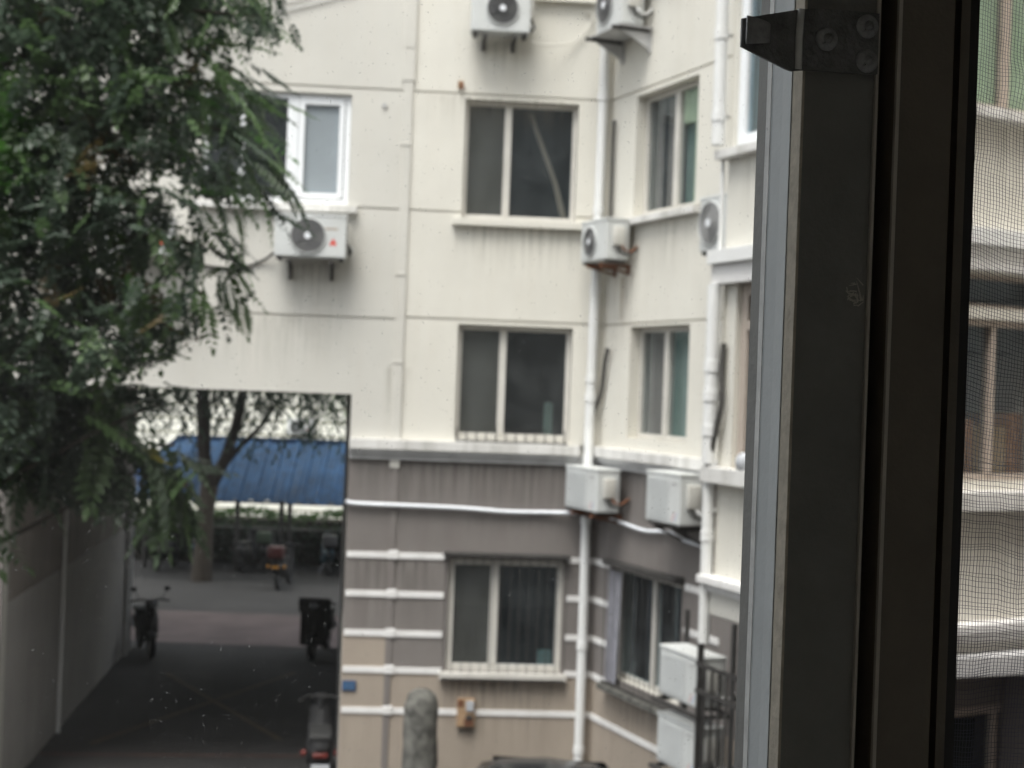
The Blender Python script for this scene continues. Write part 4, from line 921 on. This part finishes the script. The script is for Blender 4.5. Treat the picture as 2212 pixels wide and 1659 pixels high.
for (x, z, dx, dz) in ((-1.24, 6.26, .9, -.4), (-1.33, 6.36, .9, -.45), (-1.30, 6.30, 1, -.5), (-1.40, 6.13, .9, -.6), (-1.43, 6.62, 1, -.5), (-1.36, 6.74, 1, -.15), (-1.44, 6.88, 1, -.3), (-1.5, 6.8, 1, 0), (-1.55, 6.5, 1, -.6), (-1.5, 6.4, 1, -.5), (-1.6, 6.02, .8, -.8), (-1.62, 6.95, 1, .1)):
    for q in range(2): L.append(('feather', random.choice(('leaf_mid', 'leaf')), Vector((x+random.gauss(0, .03), TY-.2+random.gauss(0, .1), z+random.gauss(0, .03))), Vector((dx, random.uniform(-.3, .3), dz)), 1.))
# top spray against the wall, and the low sprays before the passage
for (x, z) in ((-1.62, 7.26), (-1.56, 7.24), (-1.52, 7.33), (-1.7, 7.16), (-1.6, 7.17), (-1.52, 7.2), (-1.5, 7.38)):
    for q in range(4): L.append(('small', 'leaf', Vector((x+random.gauss(0, .05), TY+random.gauss(0, .1), z+random.gauss(0, .03))), Vector((.4, random.uniform(-.5, .5), -.6)), .7))
for (x, z, dx, dz, n, m) in ((-2.3, 4.72, .9, -.15, 5, 'leaf_mid'), (-2.25, 4.55, 1, -.3, 4, 'leaf_grey'), (-2.36, 4.28, .15, -1, 4, 'leaf_grey'), (-2.6, 4.4, -.3, -1, 4, 'leaf_mid'), (-2.55, 4.75, -.5, -.5, 4, 'leaf_mid'),
                             (-2.75, 4.55, -.8, -.3, 4, 'leaf'), (-2.05, 4.52, -.1, 1, 3, 'leaf_grey'), (-1.72, 4.42, 1, -.05, 3, 'leaf_grey'), (-1.82, 4.12, .7, -.8, 4, 'leaf_grey'), (-2.12, 4.02, -.4, -1, 4, 'leaf_mid'), (-1.95, 3.93, 0, -1, 4, 'leaf_grey'), (-2.15, 4.3, -.8, -.2, 3, 'leaf_mid'), (-1.95, 4.35, .3, -.4, 3, 'leaf_grey'),
                             (-3.05, 4.25, .6, -.6, 6, 'leaf_mid'), (-3.1, 4.05, .7, -.2, 4, 'leaf_mid'), (-2.9, 4.75, .5, -.6, 5, 'leaf')):
    if x > -2.2: x -= .1; z += .16
    for q in range(n): L.append(('broad', m, Vector((x+random.gauss(0, .04), TY+.1+random.gauss(0, .12), z+random.gauss(0, .04))), Vector((dx+random.gauss(0, .15), random.uniform(-.4, .2), dz+random.gauss(0, .15))), random.uniform(.8, 1.1)))
for q in range(3): L.append(('broad', 'leaf_yellow', Vector((-2.13+.02*q, 8.95, 4.66-.02*q)), Vector((.9, -.1, .1)), .3))
for q in range(26): L.append(('small', 'leaf', Vector((-2.25+random.gauss(0, .11), TY, 5.0+random.gauss(0, .05))), Vector((random.uniform(-1, 1), random.uniform(-.5, .5), .2)), .8))
for q in range(90):
    x = random.uniform(-3.25, -2.38); z = random.uniform(4.25, 5.05)
    L.append(('broad', random.choice(('leaf', 'leaf_mid', 'leaf_grey', 'leaf')), Vector((x, TY+.2+random.gauss(0, .15), z)), Vector((random.uniform(-.4, 1), random.uniform(-.5, .3), random.uniform(-1, .1))), random.uniform(.6, 1)))
for q in range(230): L.append(('small', random.choice(('leaf', 'leaf', 'leaf_mid')), Vector((random.uniform(-3.2, -2.62), TY+.4+random.gauss(0, .15), random.uniform(4.35, 5.1))), rv()+Vector((0, 0, -.3)), 1.))
def leaf_mw(tip, d, s, L_):
    d = d.normalized(); base = tip-d*L_*s*.8
    z_ = Vector((0, 0, 1))+rv(.35); y_ = z_.cross(d).normalized(); z_ = d.cross(y_)
    return Matrix(((d.x*s, y_.x*s, z_.x*s, base.x), (d.y*s, y_.y*s, z_.y*s, base.y), (d.z*s, y_.z*s, z_.z*s, base.z), (0, 0, 0, 1)))
LEN = {'feather': .36, 'broad': .42, 'small': .2}
big = [l for l in L if l[0] == 'broad']; fe = [l for l in L if l[0] == 'feather']; sm = [l for l in L if l[0] == 'small']
fe.sort(key=lambda l: l[2].y)
single = big+fe; rest = single[300:]+sm; single = single[:300]
cache = {}
for (kd, m, tip, d, s) in single:
    vi = random.randrange(len(FEA[m, kd])); key = (m, kd, vi)
    if key not in cache: cache[key] = FEA[m, kd][vi].mesh('leaf')
    o = bpy.data.objects.new('leaf', cache[key]); col.objects.link(o); o.parent = tr
    o.matrix_basis = Matrix.Translation((4.7, -9.4, 0)) @ leaf_mw(tip, d, s, LEN[kd])
fol = MB()
for (kd, m, tip, d, s) in rest:
    t_ = random.choice(FEA[m, kd]); mw = leaf_mw(tip, d, s, LEN[kd])
    fol.add([(mw @ Vector(v))[:] for v in t_.v], t_.f, m)
fol.build('foliage', tr, Matrix(), kind='stuff')

# ------------------------------------------------------------------ the room the picture is taken from, and its window
FW = frame(.1041, .55, 15)          # window plane: local x to the right, +y outdoors
def rbox_s(name, x0, x1, y0, y1, z0, z1, m):
    b = MB(); b.box(x0, x1, y0, y1, z0, z1, m); return b.build(name, None, FW, kind='structure')
b = MB(); cells(b, [-10, 10, -1.15, .46], [0, 17, 4.25, 5.95], [(-1.15, .46, 4.25, 5.95)], -.06, .16, 'own_wall')
b.add([(-10, .16, 0), (-1.15, .16, 0), (-1.15, .16, 17), (-10, .16, 17)], [(3, 2, 1, 0)], 'own_wall'); b.add([(.46, .16, 0), (10, .16, 0), (10, .16, 17), (.46, .16, 17)], [(3, 2, 1, 0)], 'own_wall')
b.add([(-1.15, .16, 0), (.46, .16, 0), (.46, .16, 4.25), (-1.15, .16, 4.25)], [(3, 2, 1, 0)], 'own_wall'); b.add([(-1.15, .16, 5.95), (.46, .16, 5.95), (.46, .16, 17), (-1.15, .16, 17)], [(3, 2, 1, 0)], 'own_wall')
b.build('room_window_wall', None, FW, kind='structure')
rbox_s('room_wall', -2.1, -1.9, -2.0, -.061, 3.6, 6.2, 'room'); rbox_s('room_wall', 1.2, 1.4, -2.0, -.061, 3.6, 6.2, 'room')
rbox_s('room_wall', -1.9, 1.2, -2.0, -1.8, 3.6, 6.2, 'room'); rbox_s('room_floor', -2.1, 1.4, -2.0, -.061, 3.4, 3.6, 'room'); rbox_s('room_ceiling', -2.1, 1.4, -2.0, -.061, 6.2, 6.4, 'room')

win = empty('sliding_window', FW @ Matrix.Translation((0, 0, 4.25)), 'old sliding aluminium window with dusty pane and insect screen', 'window')
Z0, Z1 = 4.29, 5.91
def prism(pts, z0, z1, m, name, nz=1, smooth=False, wob=0.):
    """a window profile (s, t) run up the window"""
    b = MB(); n = len(pts); vs = []
    for k_ in range(nz+1):
        z = z0+(z1-z0)*k_/nz
        for q, (s, t) in enumerate(pts): vs.append((s+wob*noise.noise((z*45, q*3.1, 0)), t+wob*noise.noise((z*45, q*3.1, 9)), z))
    fs = [(k_*n+j, k_*n+(j+1) % n, (k_+1)*n+(j+1) % n, (k_+1)*n+j) for k_ in range(nz) for j in range(n)]+[tuple(range(n))[::-1], tuple(nz*n+j for j in range(n))]
    b.add(vs, fs, m); return b.build(name, win, FW, smooth)
# sash stile: dark room-side face, tan worn edge, grey side that catches the daylight through the pane
prism([(.0004, 0), (.029, 0), (.029, .022), (.012, .044), (.0016, .044), (.0016, .0088), (.0004, .0088)], Z0, Z1, 'frame_dark', 'sash_stile')
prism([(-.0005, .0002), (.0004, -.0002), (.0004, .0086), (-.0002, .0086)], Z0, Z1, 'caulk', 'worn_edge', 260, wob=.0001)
prism([(.0016, .0094), (-.0003, .0096), (-.0003, .0112), (.0001, .0122), (.0005, .019), (.0001, .0262), (-.0002, .0272), (.0016, .0274)], Z0, Z1, 'alu_raw', 'glazing_channel', 220, wob=.00008)
prism([(.0016, .0276), (-.0003, .0276), (-.0003, .0288), (.0001, .0292), (-.0002, .0318), (.0016, .0318)], Z0, Z1, 'seal', 'glass_seal', 260, wob=.00012)
prism([(.0288, -.0016), (.0299, -.0016), (.0299, .021), (.0288, .021)], Z0, Z1, 'lip', 'lip')  # edge highlight is put into the lip's pale colour
prism([(.0302, .012), (.0376, .012), (.0376, .03), (.0302, .03)], Z0, Z1, 'frame_black', 'channel')
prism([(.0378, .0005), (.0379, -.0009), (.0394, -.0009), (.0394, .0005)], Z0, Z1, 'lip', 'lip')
prism([(.0378, .0007), (.0625, .0007), (.0625, .024), (.0378, .024)], Z0, Z1, 'frame_brown', 'interlock_stile')
prism([(.0626, .018), (.0722, .018), (.0722, .03), (.0626, .03)], Z0, Z1, 'frame_black', 'channel')
prism([(.0722, .012), (.0762, .012), (.0762, .03), (.0722, .03)], Z0, Z1, 'frame_brown', 'screen_frame')
prism([(.0763, .020), (.0852, .020), (.0852, .034), (.0763, .034)], Z0, Z1, 'frame_black', 'screen_gasket')
# rest of the sash and the outer frame
def wbar(name, x0, x1, y0, y1, z0, z1, m):
    b = MB(); b.rbox(x0, x1, y0, y1, z0, z1, m, .002); return b.build(name, win, FW)
wbar('sash_stile', -1.10, -1.05, 0, .044, Z0, Z1, 'frame_dark'); wbar('sash_rail', -1.05, .0004, .001, .043, Z0, Z0+.06, 'frame_dark'); wbar('sash_rail', -1.05, .0004, .001, .043, Z1-.06, Z1, 'frame_dark')
wbar('outer_frame', -1.148, .458, -.01, .07, 4.252, Z0-.001, 'frame_brown'); wbar('outer_frame', -1.148, .458, -.01, .07, Z1+.001, 5.948, 'frame_brown')
wbar('outer_frame', -1.148, -1.102, -.009, .069, Z0, Z1, 'frame_brown'); wbar('outer_frame', .415, .458, -.009, .069, Z0, Z1, 'frame_brown')
b = MB(); b.box(-1.05, .0014, .0300, .0316, Z0+.06, Z1-.06, 'dusty')
b.v = [(x, y, z) for x, y, z in b.v]; b.f = b.f[2:3]; b.m = b.m[2:3]; pn = b.build('pane', win, FW)
so = pn.modifiers.new('thickness', 'SOLIDIFY'); so.thickness = .004; so.offset = 0
# latch bracket riveted to the stile
zb = 5.1; mm = .001
ol = [(-27.2, 137.8), (-5, 143.4), (2, 144.6), (12, 145.2), (28.6, 145.4), (28.6, 122.7), (12, 121.8), (-2, 121.4), (-6.3, 120.6), (-9, 121.2), (-27.2, 127.6)]
def dep(s): return (-.0018 if s > -3 else -.0018-(-3-s)*.00004)
b = MB(); n = len(ol)
fr_ = [(s*mm, dep(s)-.0012, zb+z*mm) for s, z in ol]; bk = [(s*mm, dep(s), zb+z*mm) for s, z in ol]
b.add(fr_+bk, [tuple(range(n))[::-1], tuple(range(n, 2*n))]+[(i, (i+1) % n, n+(i+1) % n, n+i) for i in range(n)], 'bracket')
br = b.build('latch_bracket', win, FW)
# turned-over nose of the bracket
b = MB(); vs = []
for q in range(7):
    t = q/6; s = -27.2+11*math.sin(t*math.pi/2); yy = -.004-.0045*math.cos(t*math.pi/2)*1.0+.001
    h = 1-.42*t
    for zz_ in (-1, -.5, 0, .5, 1): vs.append((s*mm, yy-.0012, zb+(132.7+zz_*5.1*h)*mm+.0003*t))
b.add(vs, [(q*5+j, (q+1)*5+j, (q+1)*5+j+1, q*5+j+1) for q in range(6) for j in range(4)], 'rivet')
nose = b.build('nose', br, FW, True); so = nose.modifiers.new('thickness', 'SOLIDIFY'); so.thickness = .0008
b = MB(); b.tube([(-.004, -.0032, zb+.1215), (-.0042, -.0034, zb+.133), (-.0036, -.0032, zb+.1436)], .0014, 'seal', 6); b.build('bend_line', br, FW, True)
for (s, z) in ((7.1, 133.7), (23.6, 140.0), (23.9, 127.1)):
    b = MB(); c0 = Vector((s*mm, -.0030, zb+z*mm)); ax = Vector((0, -1, 0))
    rr = [.0045, .0044, .0034, .0019, .0015, .0014]; yy = [0, .0006, .0013, .0015, .0011, .0002]
    b.tube([c0+ax*y_ for y_ in yy], rr, 'rivet', 18); rv_ = b.build('rivet', br, FW, True)
    g = MB(); g.disc(c0+ax*.0004, ax, .0014, .0002, 'frame_black', 10); g.build('rivet_hole', rv_, FW)
# smear of old glue on the dark stile
b = MB()
for q in range(26):
    a = random.uniform(0, 6.28); rr = random.uniform(.001, .0042); cx, cz = .0235+rr*math.cos(a), 5.1385+rr*.7*math.sin(a)+(.004 if q % 4 == 0 else 0)
    l_ = random.uniform(.0008, .0022); w_ = .00025; d_ = Vector((math.cos(a+1.4), 0, math.sin(a+1.4))); p_ = Vector((cx, -.0004, cz)); n_ = Vector((-d_.z, 0, d_.x))
    b.add([p_-d_*l_-n_*w_, p_+d_*l_-n_*w_*.4, p_+d_*l_+n_*w_*.4, p_-d_*l_+n_*w_], [(0, 1, 2, 3)], 'lip')
b.build('glue_smear', win, FW)
# insect screen: every thread, sagging and bunched where it has come loose
def warp(s, z):
    u = s-.0852; h = z-5.1
    dz = -.16*u*(1 if h > -.02 else .5)*min(1, u/.01)
    dz += .0022*noise.noise((s*38, h*26, 1))+.0011*noise.noise((s*90, h*60, 5))
    if h < .0: dz += .0042*min(1, -h/.06)*noise.noise((s*30, h*18, 7))
    ds = .0011*noise.noise((s*40, h*35, 11))+.0006*noise.noise((s*90, h*80, 15))
    g = math.exp(-((s-.109)/.006)**2-((h-.135)/.008)**2); ds += .0022*g; dz += .002*g
    return Vector((s+ds*min(1, u/.004), .026+.0025*noise.noise((s*25, h*14, 21)), z+dz))
b = MB(); r_t = .00011
def thread(pts):
    vs = []
    for p_ in pts:
        vs += [p_+Vector((r_t, 0, r_t*.6)), p_+Vector((-r_t, 0, r_t*.6)), p_+Vector((0, -r_t, -r_t)), ]
    n = len(pts); b.add(vs, [(i*3+j, i*3+(j+1) % 3, (i+1)*3+(j+1) % 3, (i+1)*3+j) for i in range(n-1) for j in range(3)], 'thread')
def threadv(pts):
    vs = []
    for p_ in pts: vs += [p_+Vector((r_t, r_t*.6, 0)), p_+Vector((-r_t, r_t*.6, 0)), p_+Vector((0, -r_t, 0))]
    n = len(pts); b.add(vs, [(i*3+j, i*3+(j+1) % 3, (i+1)*3+(j+1) % 3, (i+1)*3+j) for i in range(n-1) for j in range(3)], 'thread')
s = .0852
while s < .415:
    nz_ = 170 if s < .16 else 60
    zr = [Z0+(Z1-Z0)*i/nz_ for i in range(nz_+1)]
    if s < .16: zr = [Z0, Z0+.15, Z0+.3]+[4.78+.68*i/200 for i in range(201)]+[5.6, Z1]
    threadv([warp(s, z) for z in zr]); s += .00145+random.uniform(-.00025, .00025)
z = Z0+.004
while z < Z1+.03:
    thread([warp(.0852+.33*(i/40)**1.6, z) for i in range(41)])
    h = z-5.1; stp = .00165+random.uniform(-.0003, .0003)
    if h < .0: stp = random.choice((.0011, .0013, .0021, .0028, .0016))
    z += stp
b.build('insect_screen', win, FW, kind='stuff')
